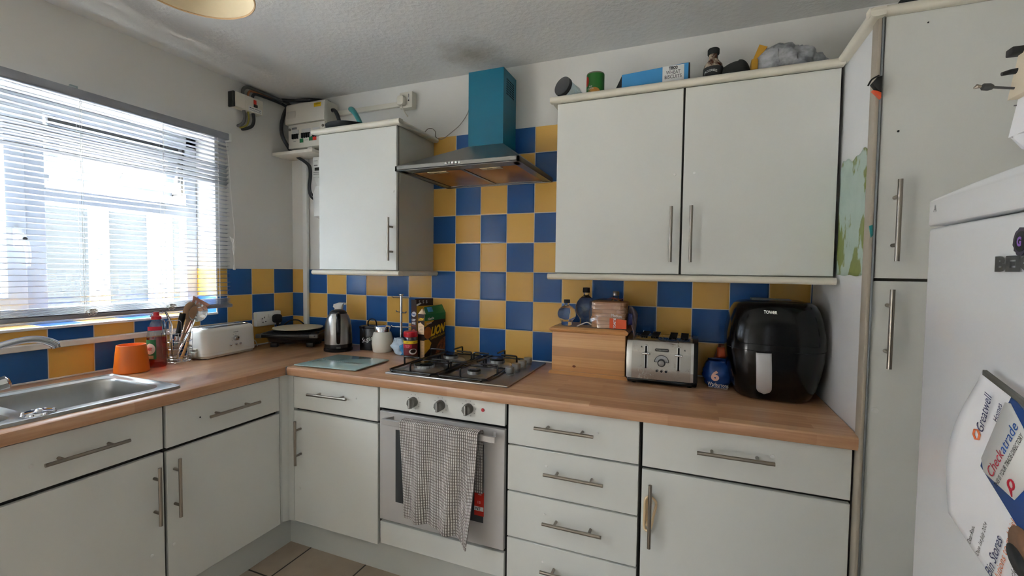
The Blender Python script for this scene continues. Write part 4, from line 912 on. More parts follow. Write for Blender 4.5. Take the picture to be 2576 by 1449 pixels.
# copper slotted turner
t = T('slotted_turner', 'copper coloured slotted turner leaning highest in the wire basket', 'kitchen utensil', (bx, by, 0.95))
b = B(); base = U(0.10, -0.690, 1.168); ud = U(-0.02, 0.042, 0.062).normalized(); wd = U(0.12, 0.82, -0.56).normalized(); wd = (wd-ud*wd.dot(ud)).normalized(); nd = wd.cross(ud)
W_, H_ = 0.088, 0.082
def sl(cx, w0, w1, h0, h1): 
    vs = []
    for s_ in (-0.0012, 0.0012):
        for (w, h) in ((w0, h0), (w1, h0), (w1+(w1)*0.12, h1), (w0+(w0)*0.12, h1)): vs.append(base+wd*w+ud*h+nd*s_)
    b.raw(vs, [(0, 1, 2, 3), (4, 5, 6, 7), (0, 1, 5, 4), (1, 2, 6, 5), (2, 3, 7, 6), (3, 0, 4, 7)])
for w0, w1 in ((-0.036, -0.024), (-0.016, -0.0075), (-0.0015, 0.006), (0.013, 0.021), (0.028, 0.038)): sl(0, w0, w1, 0.015, 0.068)
sl(0, -0.036, 0.038, 0.0, 0.016); sl(0, -0.0402, 0.0424, 0.066, 0.082)
t.part('head', b, K['copper'])
b = B(); b.tube([base+ud*0.005, base-ud*0.05+U(0.0, -0.004, 0), U(0.112, -0.765, 1.03), U(0.118, -0.80, 0.96)], [0.006, 0.005, 0.006, 0.007], 10, smooth=4); t.part('handle', b, K['copper'])
t = T('serving_spoon', 'large beige nylon spoon beside the steel ladle in the wire basket', 'kitchen utensil', (bx, by, 0.95))
b = B(); b.ball((0, 0, 0), 0.036, 28, sx=0.28, sy=0.95, sz=1.3, M=Matrix.Translation((0.118, -0.728, 1.185)) @ Matrix.Rotation(R(-10), 4, 'X')); t.part('head', b, K['beigen'])
b = B(); b.tube([(0.118, -0.737, 1.145), (0.115, -0.752, 1.10), (0.112, -0.775, 1.02), (0.112, -0.795, 0.957)], [0.010, 0.007, 0.008, 0.009], 10, smooth=4); t.part('handle', b, K['beigen'])
t = T('ladle', 'shiny steel ladle with a round bowl standing in the wire basket', 'kitchen utensil', (bx, by, 0.95))
LM = Matrix.Translation((0.135, -0.700, 1.176)) @ Matrix.Rotation(facing(0.135, -0.70)+0.15, 4, 'Z') @ Matrix.Rotation(R(96), 4, 'Y') @ Matrix.Rotation(R(-20), 4, 'X')
b = B(); prf = [(r*1.16, z*1.16) for r, z in [(0.001, -0.026), (0.018, -0.023), (0.031, -0.013), (0.0385, 0.0), (0.0395, 0.001), (0.037, 0.0), (0.029, -0.012), (0.017, -0.0205), (0.001, -0.024)]]
b.lathe(prf, (0, 0, 0), 36, M=LM); t.part('bowl', b, K['chrome'])
b = B(); b.tube([(0.140, -0.722, 1.143), (0.145, -0.738, 1.112), (0.142, -0.765, 1.06), (0.135, -0.795, 1.0), (0.125, -0.815, 0.962)], [0.007, 0.0055, 0.0065, 0.007, 0.006], 10, smooth=4, flat=0.5); t.part('handle', b, K['chrome'])
t = T('kitchen_knife', 'knife with thick black handle upright in the wire basket', 'knife', (bx, by, 0.95))
b = B(); b.tube([(0.135, -0.800, 1.068), (0.132, -0.788, 1.105), (0.128, -0.775, 1.150), (0.126, -0.768, 1.178)], [0.012, 0.013, 0.015, 0.014], 12, smooth=4, flat=0.7); t.part('handle', b, K['black'])
b = B(); b.cyl((0.1355, -0.802, 1.069), (0.137, -0.806, 1.050), 0.011); b.box(-0.0008, 0.0008, -0.012, 0.012, 0.0, 0.088, M=Matrix.Translation((0.137, -0.812, 0.962)) @ Matrix.Rotation(R(-5), 4, 'X')); t.part('blade', b, K['chrome'])
t = T('wooden_spoon', 'pale wooden spoon handle leaning across the wire basket', 'kitchen utensil', (bx, by, 0.95))
b = B(); b.tube([(0.150, -0.797, 0.956), (0.148, -0.775, 1.0), (0.142, -0.750, 1.065), (0.138, -0.744, 1.10)], [0.010, 0.009, 0.008, 0.006], 10, smooth=3, flat=0.6); t.part('handle', b, K['woodl'])
t = T('potato_masher', 'bent steel wire masher leaning over the washing up bottle', 'kitchen utensil', (bx, by, 0.95))
b = B(); b.tube([(0.095, -0.802, 0.96), (0.095, -0.806, 1.075), (0.095, -0.803, 1.125), (0.095, -0.826, 1.187), (0.095, -0.833, 1.190)], [0.006, 0.006, 0.006, 0.005, 0.004], 8, smooth=4); t.part('handle', b, K['chrome'])
b = B()
for dz in (0, 0.007, -0.007): b.tube([(0.095, -0.832, 1.188), (0.092+dz, -0.850, 1.190+dz), (0.09+dz*2, -0.874, 1.182), (0.085, -0.888, 1.168)], 0.0014, 6, smooth=4)
t.part('wires', b, K['chrome'])
b = B(); b.lathe([(0.001, 0), (0.016, 0), (0.018, 0.018), (0.010, 0.028), (0.001, 0.03)], (-0.05, -0.585, WZ0+0.0065), 24)
one('china_ornament', 'small glossy white ornament on the tiled window sill', 'ornament', b, K['creamg'])

# white long slot toaster
t = T('slot_toaster', 'white long slot toaster with chrome dial beside the double socket', 'toaster', (0.098, -0.550, Z0), rot=0.11, world=False)
b = B(); L_, D_ = 0.160, 0.068
def sec(z, dx, dy, r): return [(x, y, z) for x, y in rrect(-D_+dx, D_-dx, -L_+dy, L_-dy, r, 8)]
b.loft([sec(0.012, 0.004, 0.004, 0.03), sec(0.016, 0.0, 0.0, 0.034), sec(0.030, 0.0, 0.0, 0.034), sec(0.135, 0.003, 0.003, 0.036), sec(0.147, 0.007, 0.007, 0.034), sec(0.153, 0.016, 0.016, 0.028), sec(0.1545, 0.026, 0.026, 0.02)], cap=True)
t.part('body', b, K['white'])
b = B(); b.loft([sec(0.004, 0.006, 0.006, 0.03), sec(0.013, 0.006, 0.006, 0.03)]); b.loft([sec(0.0285, -0.0006, -0.0006, 0.034), sec(0.0295, -0.0006, -0.0006, 0.034)], cap=False)
for sx_ in (-1, 1):
    for sy_ in (-1, 1): b.cyl((sx_*0.045, sy_*0.125, 0), (sx_*0.045, sy_*0.125, 0.006), 0.009, seg=12)
t.part('base', b, K['ivory'])
b = B(); b.box(-0.050, -0.012, -0.128, 0.118, 0.1542, 0.1552); b.box(0.008, 0.046, -0.128, 0.118, 0.1542, 0.1552); t.part('slots', b, K['dgrey'])
b = B(); [b.box(x-0.002, x+0.002, -0.125, 0.115, 0.155, 0.1565) for x in (-0.050, -0.031, -0.012, 0.008, 0.027, 0.046)]; b.box(-0.02, 0.03, 0.122, 0.138, 0.1545, 0.1585, 0.003); t.part('rack_wires', b, K['chrome'])
b = B(); b.box(-0.025, 0.025, -0.176, -0.157, 0.014, 0.040, 0.004); b.box(-0.02, 0.02, -0.170, -0.157, 0.046, 0.056, 0.003); t.part('lever', b, K['ivory'])
y_ = 0.021
b = B(); b.tube([(0.066, y_, 0.088), (0.072, y_, 0.088), (0.078, y_, 0.088), (0.079, y_, 0.088)], [0.016, 0.0145, 0.012, 0.010], 28); t.part('dial', b, K['chrome'])
for k, yy in enumerate((-0.012, y_, 0.047)):
    b = B(); b.tube([(0.067, yy, 0.055), (0.072, yy, 0.055), (0.074, yy, 0.055)], [0.006, 0.0055, 0.003], 16); t.part('button', b, K['chrome'])
t.text('cookworks', (0.0675, 0.020, 0.122), (0, 1, 0), (0, 0, 1), 0.006, K['ink'], w=0.032)
b = B(); [b.box(0.0665, 0.0675, y_+0.024*math.cos(R(210-k*40))-0.001, y_+0.024*math.cos(R(210-k*40))+0.001, 0.088+0.024*math.sin(R(210-k*40))-0.001, 0.088+0.024*math.sin(R(210-k*40))+0.001) for k in range(7)]; t.part('dial_marks', b, K['inkg'])
b = B(); b.tube([(0.03, -0.42, 0.955), (0.06, -0.37, 0.985), (0.08, -0.345, 0.982), (0.07, -0.32, 0.945)], 0.003, 8, smooth=5)
one('toaster_flex', 'short white flex behind the white toaster', 'cable', b, K['cord'])

# contact grill in the corner
g_rot = math.atan2(0.436, 0.90)
t = T('contact_grill', 'black contact grill with folding handle in the worktop corner', 'grill', (0.262-0.436*0.1, -0.262+0.9*0.1, Z0), rot=g_rot, world=False)
b = B(); b.loft([[(x, y, z) for x, y in rrect(-0.150+d, 0.150-d, -0.085+d, 0.10-d, 0.03)] for z, d in ((0.020, 0.025), (0.032, 0.008), (0.055, 0.0), (0.066, 0.0))])
for x in (-0.105, 0.10):
    for y in (-0.055, 0.06): b.box(x-0.02, x+0.02, y-0.018, y+0.018, 0.0, 0.024, 0.004)
t.part('base', b, K['black'])
b = B(); b.loft([[(x, y, z) for x, y in rrect(-0.155+d, 0.155-d, -0.095+d, 0.10-d, 0.03)] for z, d in ((0.067, 0.002), (0.078, 0.0), (0.088, 0.006), (0.094, 0.022), (0.096, 0.04))]); t.part('lid', b, mat('grill_lid', (52, 51, 50), 0.25, 0.5, var=0))
b = B(); b.prism([(-0.175, 0.062), (0.165, 0.062), (0.165, 0.082), (-0.175, 0.082)], 'y', -0.125, -0.10, bev=0.006); b.box(-0.180, -0.155, -0.115, 0.03, 0.064, 0.082, 0.005).box(0.150, 0.170, -0.115, 0.03, 0.064, 0.082, 0.005); h_ = t.part('handle', b, K['black'])
b = B(); b.box(0.118, 0.168, -0.129, -0.098, 0.060, 0.084, 0.004).box(-0.182, -0.150, -0.129, -0.098, 0.060, 0.084, 0.004); t.part('handle_clip', b, K['grey'], h_)
b = B(); b.cyl((0.150, -0.126, 0.073), (0.150, -0.131, 0.073), 0.004); t.part('screw', b, K['ink'], h_)
b = B(); b.tube([(0.060, -0.145, 1.000), (0.062, -0.125, 1.045), (0.075, -0.09, 1.072), (0.105, -0.06, 1.073), (0.135, -0.045, 1.05), (0.148, -0.04, 1.02)], 0.0045, 10, smooth=5)
one('grill_flex', 'thick black flex looping behind the contact grill', 'cable', b, K['blackm'])
b = B(); b.lathe([(0.001, 0), (0.10, 0), (0.128, 0.006), (0.140, 0.008), (0.140, 0.012), (0.127, 0.0115), (0.10, 0.006), (0.001, 0.006)], (0.215, -0.158, Z0+0.097), 64)
one('round_plate', 'round cream plate lying on the black contact grill', 'plate', b, K['plate'])

# kettle
kx, ky = 0.562, -0.198
t = T('kettle', 'brushed steel kettle with black handle and base', 'kettle', (kx, ky, Z0), rot=facing(kx, ky), world=False)
b = B(); b.lathe([(0.001, 0), (0.076, 0), (0.078, 0.004), (0.078, 0.014), (0.072, 0.018), (0.072, 0.022), (0.0745, 0.024), (0.0745, 0.042), (0.001, 0.042)], (0, 0, 0), 48); t.part('base', b, K['black'])
b = B(); b.lathe([(0.001, 0.042), (0.0735, 0.042), (0.0742, 0.06), (0.0735, 0.10), (0.071, 0.14), (0.066, 0.170), (0.057, 0.195), (0.046, 0.212), (0.001, 0.212)], (0, 0, 0), 56); t.part('body', b, K['steel'])
b = B(); b.lathe([(0.001, 0.210), (0.047, 0.210), (0.046, 0.218), (0.036, 0.228), (0.018, 0.234), (0.001, 0.235)], (0, 0, 0), 36); t.part('lid', b, K['black'])
b = B(); b.tube([(0.044, 0.0, 0.214), (0.066, 0, 0.212), (0.088, 0, 0.196), (0.097, 0, 0.155), (0.100, 0, 0.11), (0.086, 0, 0.065), (0.070, 0, 0.052)], [0.011, 0.012, 0.0125, 0.0125, 0.012, 0.011, 0.010], 14, smooth=5, flat=0.8); t.part('handle', b, K['gloss'])
b = B(); b.raw([(-0.066, -0.018, 0.178), (-0.066, 0.018, 0.178), (-0.048, 0.022, 0.208), (-0.048, -0.022, 0.208), (-0.092, 0.0, 0.205), (-0.05, 0, 0.15)], [(0, 4, 3), (1, 2, 4), (0, 5, 4), (5, 1, 4), (3, 4, 2), (0, 3, 2, 1)]); t.part('spout', b, K['steel'])
t.part('switch', B().box(0.072, 0.082, -0.01, 0.012, 0.022, 0.032, 0.002), K['grey'])
sx_, sy_ = 0.478, -0.098
t = T('spray_bottle', 'white trigger spray bottle standing behind the kettle', 'bottle', (sx_, sy_, Z0), rot=R(20), world=False)
b = B(); b.lathe([(0.001, 0), (0.034, 0), (0.036, 0.006), (0.036, 0.13), (0.028, 0.165), (0.014, 0.19), (0.013, 0.20), (0.001, 0.20)], (0, 0, 0), 28, sx=0.8); t.part('bottle', b, K['plasticc'])
b = B(); b.lathe([(0.016, 0.196), (0.017, 0.21), (0.012, 0.222), (0.001, 0.222)], (0, 0, 0), 20); b.prism([(-0.032, 0.254), (-0.036, 0.238), (-0.018, 0.222), (0.016, 0.222), (0.022, 0.25), (0.030, 0.262), (0.0, 0.264)], 'y', -0.012, 0.012, bev=0.004); b.box(0.03, 0.04, -0.006, 0.006, 0.25, 0.262, 0.001); b.tube([(-0.022, 0, 0.236), (-0.030, 0, 0.215), (-0.028, 0, 0.20)], 0.004, 8); t.part('trigger_head', b, K['white'])
t = T('sugar_tin', 'square black sugar tin with looped lid handle', 'tin', (0.708, -0.085, Z0), rot=R(12), world=False)
b = B(); b.box(-0.052, 0.052, -0.05, 0.05, 0, 0.128, 0.003); t.part('tin', b, K['gloss'])
b = B(); b.box(-0.054, 0.054, -0.052, 0.052, 0.124, 0.140, 0.003); lid = t.part('lid', b, K['gloss'])
b = B(); b.tube([(-0.026, 0, 0.139), (-0.025, 0, 0.158), (-0.014, 0, 0.172), (0, 0, 0.176), (0.014, 0, 0.172), (0.025, 0, 0.158), (0.026, 0, 0.139)], 0.0055, 10, smooth=4, flat=0.6); t.part('lid_handle', b, K['gloss'], lid)
t.text('Sugar', (-0.004, -0.0506, 0.062), (1, 0, 0.28), (-0.28, 0, 1), 0.034, K['wprint'], w=0.066, shear=0.3)
t = T('storage_jar', 'rounded cream ceramic jar with chrome lid', 'jar', (0.806, -0.118, Z0))
b = B(); b.lathe([(0.001, 0), (0.050, 0), (0.053, 0.004), (0.0585, 0.045), (0.0575, 0.075), (0.050, 0.105), (0.044, 0.116), (0.001, 0.116)], (0.806, -0.118, Z0), 48); t.part('jar', b, K['creamg'])
b = B(); b.lathe([(0.045, 0.112), (0.047, 0.114), (0.047, 0.138), (0.044, 0.143), (0.030, 0.146), (0.001, 0.147)], (0.806, -0.118, Z0), 48); t.part('lid', b, K['chrome'])
mx_, my_ = 0.892, -0.062
t = T('mug_tree', 'bare chrome mug tree with side prongs', 'mug tree', (mx_, my_, Z0))
b = B(); b.lathe([(0.001, 0), (0.044, 0), (0.045, 0.005), (0.02, 0.010), (0.0075, 0.014), (0.0075, 0.315), (0.013, 0.320), (0.013, 0.326), (0.001, 0.327)], (mx_, my_, Z0), 28); t.part('pole', b, K['chrome'])
for z, a in ((1.243, 0.15), (1.160, -0.55), (1.075, 0.25)):
    b = B(); d_ = Vector((math.cos(a), math.sin(a)*0.75, 0)); c_ = Vector((mx_, my_, z)); b.tube([c_-d_*0.060+U(0, 0, 0.006), c_-d_*0.05, c_+d_*0.05, c_+d_*0.060+U(0, 0, 0.006)], 0.0035, 8); t.part('prong', b, K['chrome'])
# crumpled bag, cereal boxes, coffee
b = B(); cb = Vector((0.955, -0.150, Z0))
def crump(u, v):
    a = 2*PI*u; h = v; r = (0.040-0.010*h)*(1+0.20*math.sin(a*3+h*4))*(0.75+0.35*math.sin(h*PI))
    n_ = noise.noise(Vector((math.cos(a)*2, math.sin(a)*2, h*5)))*0.016
    return cb+U((r+n_)*math.cos(a)*1.15-0.012*h, (r*0.62+n_*0.4)*math.sin(a), 0.001+h*0.088+n_*0.3)
b.sheet(crump, 40, 18)
one('crumpled_bag', 'crumpled white and blue plastic bag beside the cereal boxes', 'bag', b, [mat('bag_white_blue', (196, 214, 232), 0.3, var=0.2, vs=22)], solid=0.001, ang=25)
b = B(); b.sheet(lambda u, v: (0.975+0.03*u+0.004*math.sin(v*9), -0.185+0.012*math.sin(u*4+v*5), Z0+0.002+0.075*v*(0.7+0.3*u)), 10, 10)
one('blue_wrapper', 'bright blue wrapper folded at the foot of the dark brown cereal box', 'wrapper', b, K['lblue'], solid=0.001)
def carton(name, label, N, ang, thick, wide, h, m):
    """N: nearest bottom corner; wide face runs from N along ang; narrow face runs to the left."""
    return T(name, label, 'cereal box', (N[0], N[1], Z0), rot=ang, world=False)
# local frame: +x along the wide face (visible, normal -y), narrow face normal -x
wb = math.atan2(0.985, 0.30); 
t = carton('cereal_box', 'tall dark brown cereal box with open lid and oval blue logo', (1.046, -0.136), math.atan2(0.118, 0.046), 0.052, 0.122, 0.27, None)
b = B(); TH, WD, HH = 0.050, 0.122, 0.268
b.raw([(0, 0, 0), (WD, 0, 0), (WD, TH, 0), (0, TH, 0), (0, 0, HH), (WD, 0, HH), (WD, TH, HH), (0, TH, HH)], [(0, 1, 2, 3), (0, 1, 5, 4), (1, 2, 6, 5), (2, 3, 7, 6), (3, 0, 4, 7)]); t.part('box', b, K['brown'], solid=0.0008, smooth=False)
t.part('side_panel', B().box(0.0, WD, -0.0012, -0.0004, 0.0, HH), K['gold'])
t.part('dark_panel', B().prism([(0.03, 0.0), (WD, 0.0), (WD, 0.12), (0.03, 0.06)], 'y', -0.0022, -0.0012), K['dbrown'])
b = B(); b.box(0.0, WD, TH*0.35, TH*0.35+0.0012, HH-0.002, HH+0.038, M=None); b.box(-0.0005, 0.0005, 0.002, TH, HH, HH+0.034); t.part('lid_flap', b, K['dbrown'])
b = B(); b.raw([(0.003, 0.002, HH), (0.035, 0.004, HH+0.012), (0.035, TH*0.6, HH+0.020), (0.003, TH*0.8, HH+0.012)], [(0, 1, 2, 3)]); t.part('inner_flap', b, K['wprint'], solid=0.0008)
for k, x in enumerate((0.03, 0.055, 0.078)): t.text('5', (x, TH*0.35-0.0006, HH+0.020), (1, 0, 0), (0, 0, 1), 0.016, K['wprint'])
X_ = -0.0008; RV = (0, -1, 0)
lg = B(); lg.prism([(TH/2+0.021*math.cos(a*PI/16), 0.222+0.014*math.sin(a*PI/16)-0.12*0.021*math.cos(a*PI/16)) for a in range(32)], 'x', -0.0016, -0.0004); lo = t.part('logo_oval', lg, K['wprint'])
t.text('Weetabix', (-0.0018, TH/2, 0.222), RV, (0, 0.0, 1), 0.011, K['blue'], w=0.036, parent=lo, bold=0.03)
t.text('CRISPY', (-0.001, TH/2, 0.190), RV, (0, 0, 1), 0.013, K['wprint'], w=0.036, bold=0.05); t.text('MINIS', (-0.001, TH/2, 0.173), RV, (0, 0, 1), 0.014, K['wprint'], w=0.034, bold=0.05)
t.text('CHOCOLATE CHIP', (-0.001, TH/2, 0.159), RV, (0, 0, 1), 0.005, K['inko'], w=0.038)
b = B(); b.prism([(TH/2+0.016*math.cos(a*PI/12)*(1+0.06*math.sin(a*2)), 0.128+0.011*math.sin(a*PI/12)) for a in range(24)], 'x', -0.0016, -0.0004); t.part('biscuit_print', b, K['inko'])
t = carton('cereal_box', 'black and gold cereal box with slanted yellow lettering and green top', (1.132, -0.192), math.atan2(0.172, 0.026), 0.046, 0.175, 0.235, None)
TH, WD, HH = 0.046, 0.172, 0.232
b = B(); b.raw([(0, 0, 0), (WD, 0, 0), (WD, TH, 0), (0, TH, 0), (0, 0, HH), (WD, 0, HH), (WD, TH, HH), (0, TH, HH)], [(0, 1, 2, 3), (0, 1, 5, 4), (1, 2, 6, 5), (2, 3, 7, 6), (3, 0, 4, 7)]); t.part('box', b, K['dbrown'], solid=0.0008, smooth=False)
b = B(); b.raw([(0.010, -0.0005, HH), (WD, -0.0005, HH), (WD-0.004, TH*0.45, HH+0.042), (0.018, TH*0.45, HH+0.036), (0.010, 0.001, HH), (WD, 0.001, HH), (WD-0.004, TH*0.48, HH+0.042), (0.018, TH*0.48, HH+0.036)], [(0, 1, 2, 3), (7, 6, 5, 4), (0, 4, 5, 1), (1, 5, 6, 2), (2, 6, 7, 3), (3, 7, 4, 0)]); tf = t.part('top_flap', b, K['green'])
b = B(); b.raw([(0.002, 0.001, HH), (0.03, 0.002, HH+0.004), (0.026, TH*0.5, HH+0.026), (0.004, TH*0.6, HH+0.02)], [(0, 1, 2, 3)]); b.raw([(0.0, TH-0.001, HH), (0.0, 0.004, HH), (0.008, TH*0.5, HH+0.03)], [(0, 1, 2)]); t.part('inner_flap', b, K['cream'], solid=0.0008)
b = B(); t.part('gold_band', B().prism([(0.0, 0.165), (0.07, 0.190), (0.10, 0.232), (0.0, 0.232)], 'y', -0.0010, -0.0002), K['gold'])
t.part('green_band', B().box(0.0, WD, -0.0016, -0.0006, 0.196, HH), K['green'])
t.part('amber_hexagon', B().prism([(0.0, 0.02), (0.04, 0.045), (0.055, 0.075), (0.03, 0.098), (0.0, 0.095)], 'y', -0.0010, -0.0002), K['gold'])
t.part('amber_disc', B().prism([(0.026+0.030*math.cos(a*PI/12), 0.132+0.032*math.sin(a*PI/12)) for a in range(24)], 'y', -0.0012, -0.0003), mat('print_amber', (176, 92, 36), 0.5, var=0.2, vs=60))
t.part('cereal_picture', B().prism([(0.085, 0.0), (WD, 0.0), (WD, 0.098), (0.135, 0.085), (0.10, 0.05)], 'y', -0.0010, -0.0002), K['cereal'])
t.text('LION', (0.108, -0.0016, 0.143), (1, 0, 0.16), (-0.02, 0, 1), 0.050, K['yprint'], w=0.112, shear=0.25, bold=0.05)
t.text('CARAMEL & CHOCOLATE', (0.105, -0.0014, 0.107), (1, 0, 0.16), (-0.02, 0, 1), 0.011, K['yprint'], w=0.118)
t.text('Nestle', (0.048, -0.0020, 0.207), (1, 0, 0.08), (0, 0, 1), 0.014, K['wprint'], w=0.050, bold=0.03)
t.text('POWER', (0.035, -0.0016, 0.182), (1, 0, 0.1), (0, 0, 1), 0.009, K['wprint'], w=0.04)
t.part('blue_sticker', B().raw([(0.035, 0.004, HH+0.009), (0.075, 0.004, HH+0.009), (0.075, 0.016, HH+0.034), (0.035, 0.016, HH+0.034)], [(0, 1, 2, 3)]), K['lblue'], tf, solid=0.0008)
t.text('LION', (-0.001, TH/2, 0.205), RV, (0, 0, 1), 0.015, K['yprint'], w=0.034, shear=0.25, bold=0.05)
t.part('nutrition_panel', B().prism([(0.003, 0.125), (TH-0.003, 0.125), (TH-0.003, 0.182), (TH*0.7, 0.184), (TH*0.62, 0.19), (TH*0.5, 0.184), (0.003, 0.172)], 'x', -0.0012, -0.0002), K['cream'])
b = B(); [b.box(-0.0016, -0.0012, 0.009, TH-0.008-0.003*(k % 3), 0.166-k*0.0075, 0.1674-k*0.0075) for k in range(5)]; t.part('print_lines', b, K['inkg'])
t.part('tan_panel', B().box(-0.0012, -0.0002, 0.0, TH*0.62, 0.0, 0.092), K['tan'])
b = B(); [b.box(-0.0016, -0.0012, 0.006+0.004*(k % 2), TH*0.5-0.004*(k % 3), 0.084-k*0.018, 0.0855-k*0.018) for k in range(5)]; t.part('print_lines', b, K['inkg'])
cx_, cy_ = 1.062, -0.215
t = T('coffee_jar', 'instant coffee jar with red lid and yellow price band', 'jar', (cx_, cy_, Z0), rot=facing(cx_, cy_), world=False)
b = B(); b.lathe([(0.001, 0), (0.033, 0), (0.036, 0.004), (0.036, 0.10), (0.033, 0.112), (0.031, 0.118), (0.001, 0.118)], (0, 0, 0), 40); t.part('jar', b, K['plasticc'])
b = B(); b.lathe([(0.001, 0.002), (0.0335, 0.003), (0.0345, 0.09), (0.001, 0.096)], (0, 0, 0), 40); t.part('coffee', b, K['coffee'])
b = B(); b.lathe([(0.034, 0.114), (0.0365, 0.116), (0.0365, 0.138), (0.033, 0.142), (0.001, 0.143)], (0, 0, 0), 40); t.part('lid', b, K['red'])
lb = t.part('label', wrap(0, 0, 0.036, 0.036, R(-100), R(100), 0.022, 0.080, 32), mat('label_maroon', (110, 26, 34), 0.45, var=0))
t.part('price_band', wrap(0, 0, 0.0362, 0.0362, R(-110), R(110), 0.080, 0.096, 32), K['yel'], lb); t.part('red_flash', wrap(0, 0, 0.0364, 0.0364, R(-95), R(10), 0.058, 0.077, 24), K['inkr'], lb)
b = B(); b.sheet(lambda u, v: (0.0370*math.cos(R(22)+0.62*math.cos(2*PI*u)*v), 0.0370*math.sin(R(22)+0.62*math.cos(2*PI*u)*v), 0.040+0.015*math.sin(2*PI*u)*v), 24, 3); cup = t.part('cup_print', b, K['wprint'], lb)
b = B(); b.sheet(lambda u, v: (0.0374*math.cos(R(22)+0.42*math.cos(2*PI*u)*v), 0.0374*math.sin(R(22)+0.42*math.cos(2*PI*u)*v), 0.042+0.010*math.sin(2*PI*u)*v), 24, 3); t.part('cup_coffee_print', b, K['dbrown'], lb)
t.text('Instant Coffee\nGranules', (0.0350, -0.0155, 0.068), (0.42, 0.9, 0), (0, 0, 1), 0.011, K['wprint'], w=0.026, parent=lb)
t.text('£1.89', (0.0336, -0.017, 0.088), (0.45, 0.89, 0), (0, 0, 1), 0.007, K['ink'], w=0.013, parent=lb); t.text('£1.89', (0.0330, 0.0185, 0.088), (-0.49, 0.87, 0), (0, 0, 1), 0.007, K['ink'], w=0.013, parent=lb)
# glass board
t = T('glass_board', 'frosted pale green glass worktop saver left of the hob', 'cutting board', (0.85, -0.42, Z0))
b = B(); b.prism([(0.680, -0.614), (1.022, -0.585), (1.012, -0.330), (0.685, -0.330)], 'z', Z0+0.004, Z0+0.009, bev=0.001); gb = t.part('plate', b, K['boardg'])
b = B(); b.box(0.72, 0.96, -0.476, -0.470, Z0+0.0091, Z0+0.0094); [b.box(0.72+k*0.012, 0.726+k*0.012, -0.484, -0.464, Z0+0.0091, Z0+0.0094) for k in range(20)]; t.part('pattern_band', b, mat('band_grey', (124, 146, 142), 0.3, var=0.2, vs=80), gb)
for x in (0.71, 0.99):
    for y in (-0.57, -0.36): t.part('foot', B().cyl((x, y, Z0), (x, y, Z0+0.0045), 0.008, seg=12), K['plasticc'])
# ------------------------------------------------------------------ right end of the worktop
t = T('bread_bin', 'pine bread bin with moulded lid', 'bread bin', (2.0, -0.13, Z0))
b = B(); b.box(1.838, 2.168, -0.226, -0.030, Z0+0.012, 1.134, 0.002, 1); t.part('box', b, K['wood'])
b = B(); b.prism([(1.826, Z0), (2.180, Z0), (2.180, Z0+0.006), (2.172, Z0+0.016), (1.834, Z0+0.016), (1.826, Z0+0.006)], 'y', -0.235, -0.028); t.part('foot_moulding', b, K['wood'])
b = B(); rr_ = lambda d, z: [(1.826+d, -0.238+d, z), (2.180-d, -0.238+d, z), (2.180-d, -0.020-d*0.2, z), (1.826+d, -0.020-d*0.2, z)]
b.loft([rr_(0.010, 1.130), rr_(0.002, 1.136), rr_(0.0, 1.142), rr_(0.003, 1.147), rr_(0.012, 1.153), rr_(0.016, 1.155)]); t.part('lid', b, K['wood'], ang=20)
b = B(); b.prism([(2.012+0.008*math.cos(a), 0.974+0.006*math.sin(a)) for a in [k*PI/6 for k in range(12)]] if False else [(1.943+0.008*math.cos(k*PI/6), 0.978+0.005*math.sin(k*PI/6)) for k in range(12)], 'y', -0.2266, -0.2258); t.part('knot', b, mat('wood_knot', (120, 60, 24), 0.6, var=0))
ZB = 1.1555
def skull(label, x, y, s, h, name='skull_bottle'):
    t = T(name, label, 'bottle', (x, y, ZB), rot=facing(x, y), world=False)
    def sh(e):
        b = B(); prof = [(0.012, 0.001), (0.026, 0.0), (0.029, 0.006), (0.028, 0.016), (0.033, 0.026), (0.044, 0.040), (0.050, 0.058), (0.049, 0.074), (0.042, 0.090), (0.030, 0.102), (0.017, 0.109), (0.0125, 0.114), (0.0122, 0.130)]
        rg = []
        for r, z in prof:
            k = []
            for j in range(44):
                a = 2*PI*j/44; rx = r*1.08+e; ry = r*0.95+e; px, py = rx*math.cos(a), ry*math.sin(a)
                for sa in (-0.42, 0.42):
                    d = ((a-sa+PI) % (2*PI)-PI)/0.26; q = (z-0.050)/0.012; px -= 0.010*math.exp(-d*d-q*q)
                d = ((a+PI) % (2*PI)-PI)/0.14; q = (z-0.033)/0.007; px -= 0.005*math.exp(-d*d-q*q)
                q = (z-0.012)/0.01; px += 0.004*math.exp(-(((a+PI) % (2*PI)-PI)/0.6)**2-q*q)
                k.append((px*s, py*s, z*h/0.130))
            rg.append(k)
        b.loft(rg, True); return b
    t.part('bottle', sh(0), K['glass'])
    b = B(); b.lathe([(0.001, 0.124), (0.0155, 0.124), (0.0160, 0.127), (0.0155, 0.143), (0.001, 0.144)], (0, 0, 0), 24)
    for v in b.bm.verts: v.co.x *= s; v.co.y *= s; v.co.z *= h/0.130
    t.part('cap', b, K['blackm'])
    return t
skull('small clear skull shaped glass bottle at the left end of the bread bin lid', 1.888, -0.160, 0.92, 0.108)
skull('larger clear skull shaped glass bottle behind the small one', 1.962, -0.085, 1.06, 0.158)
t = T('glass_bottle', 'clear glass bottle with silver cap behind the bread loaf', 'bottle', (2.098, -0.062, ZB))
b = B(); b.lathe([(0.001, 0), (0.028, 0), (0.030, 0.004), (0.030, 0.09), (0.024, 0.115), (0.0125, 0.13), (0.012, 0.145), (0.001, 0.145)], (2.098, -0.062, ZB), 32); t.part('bottle', b, K['glass'])
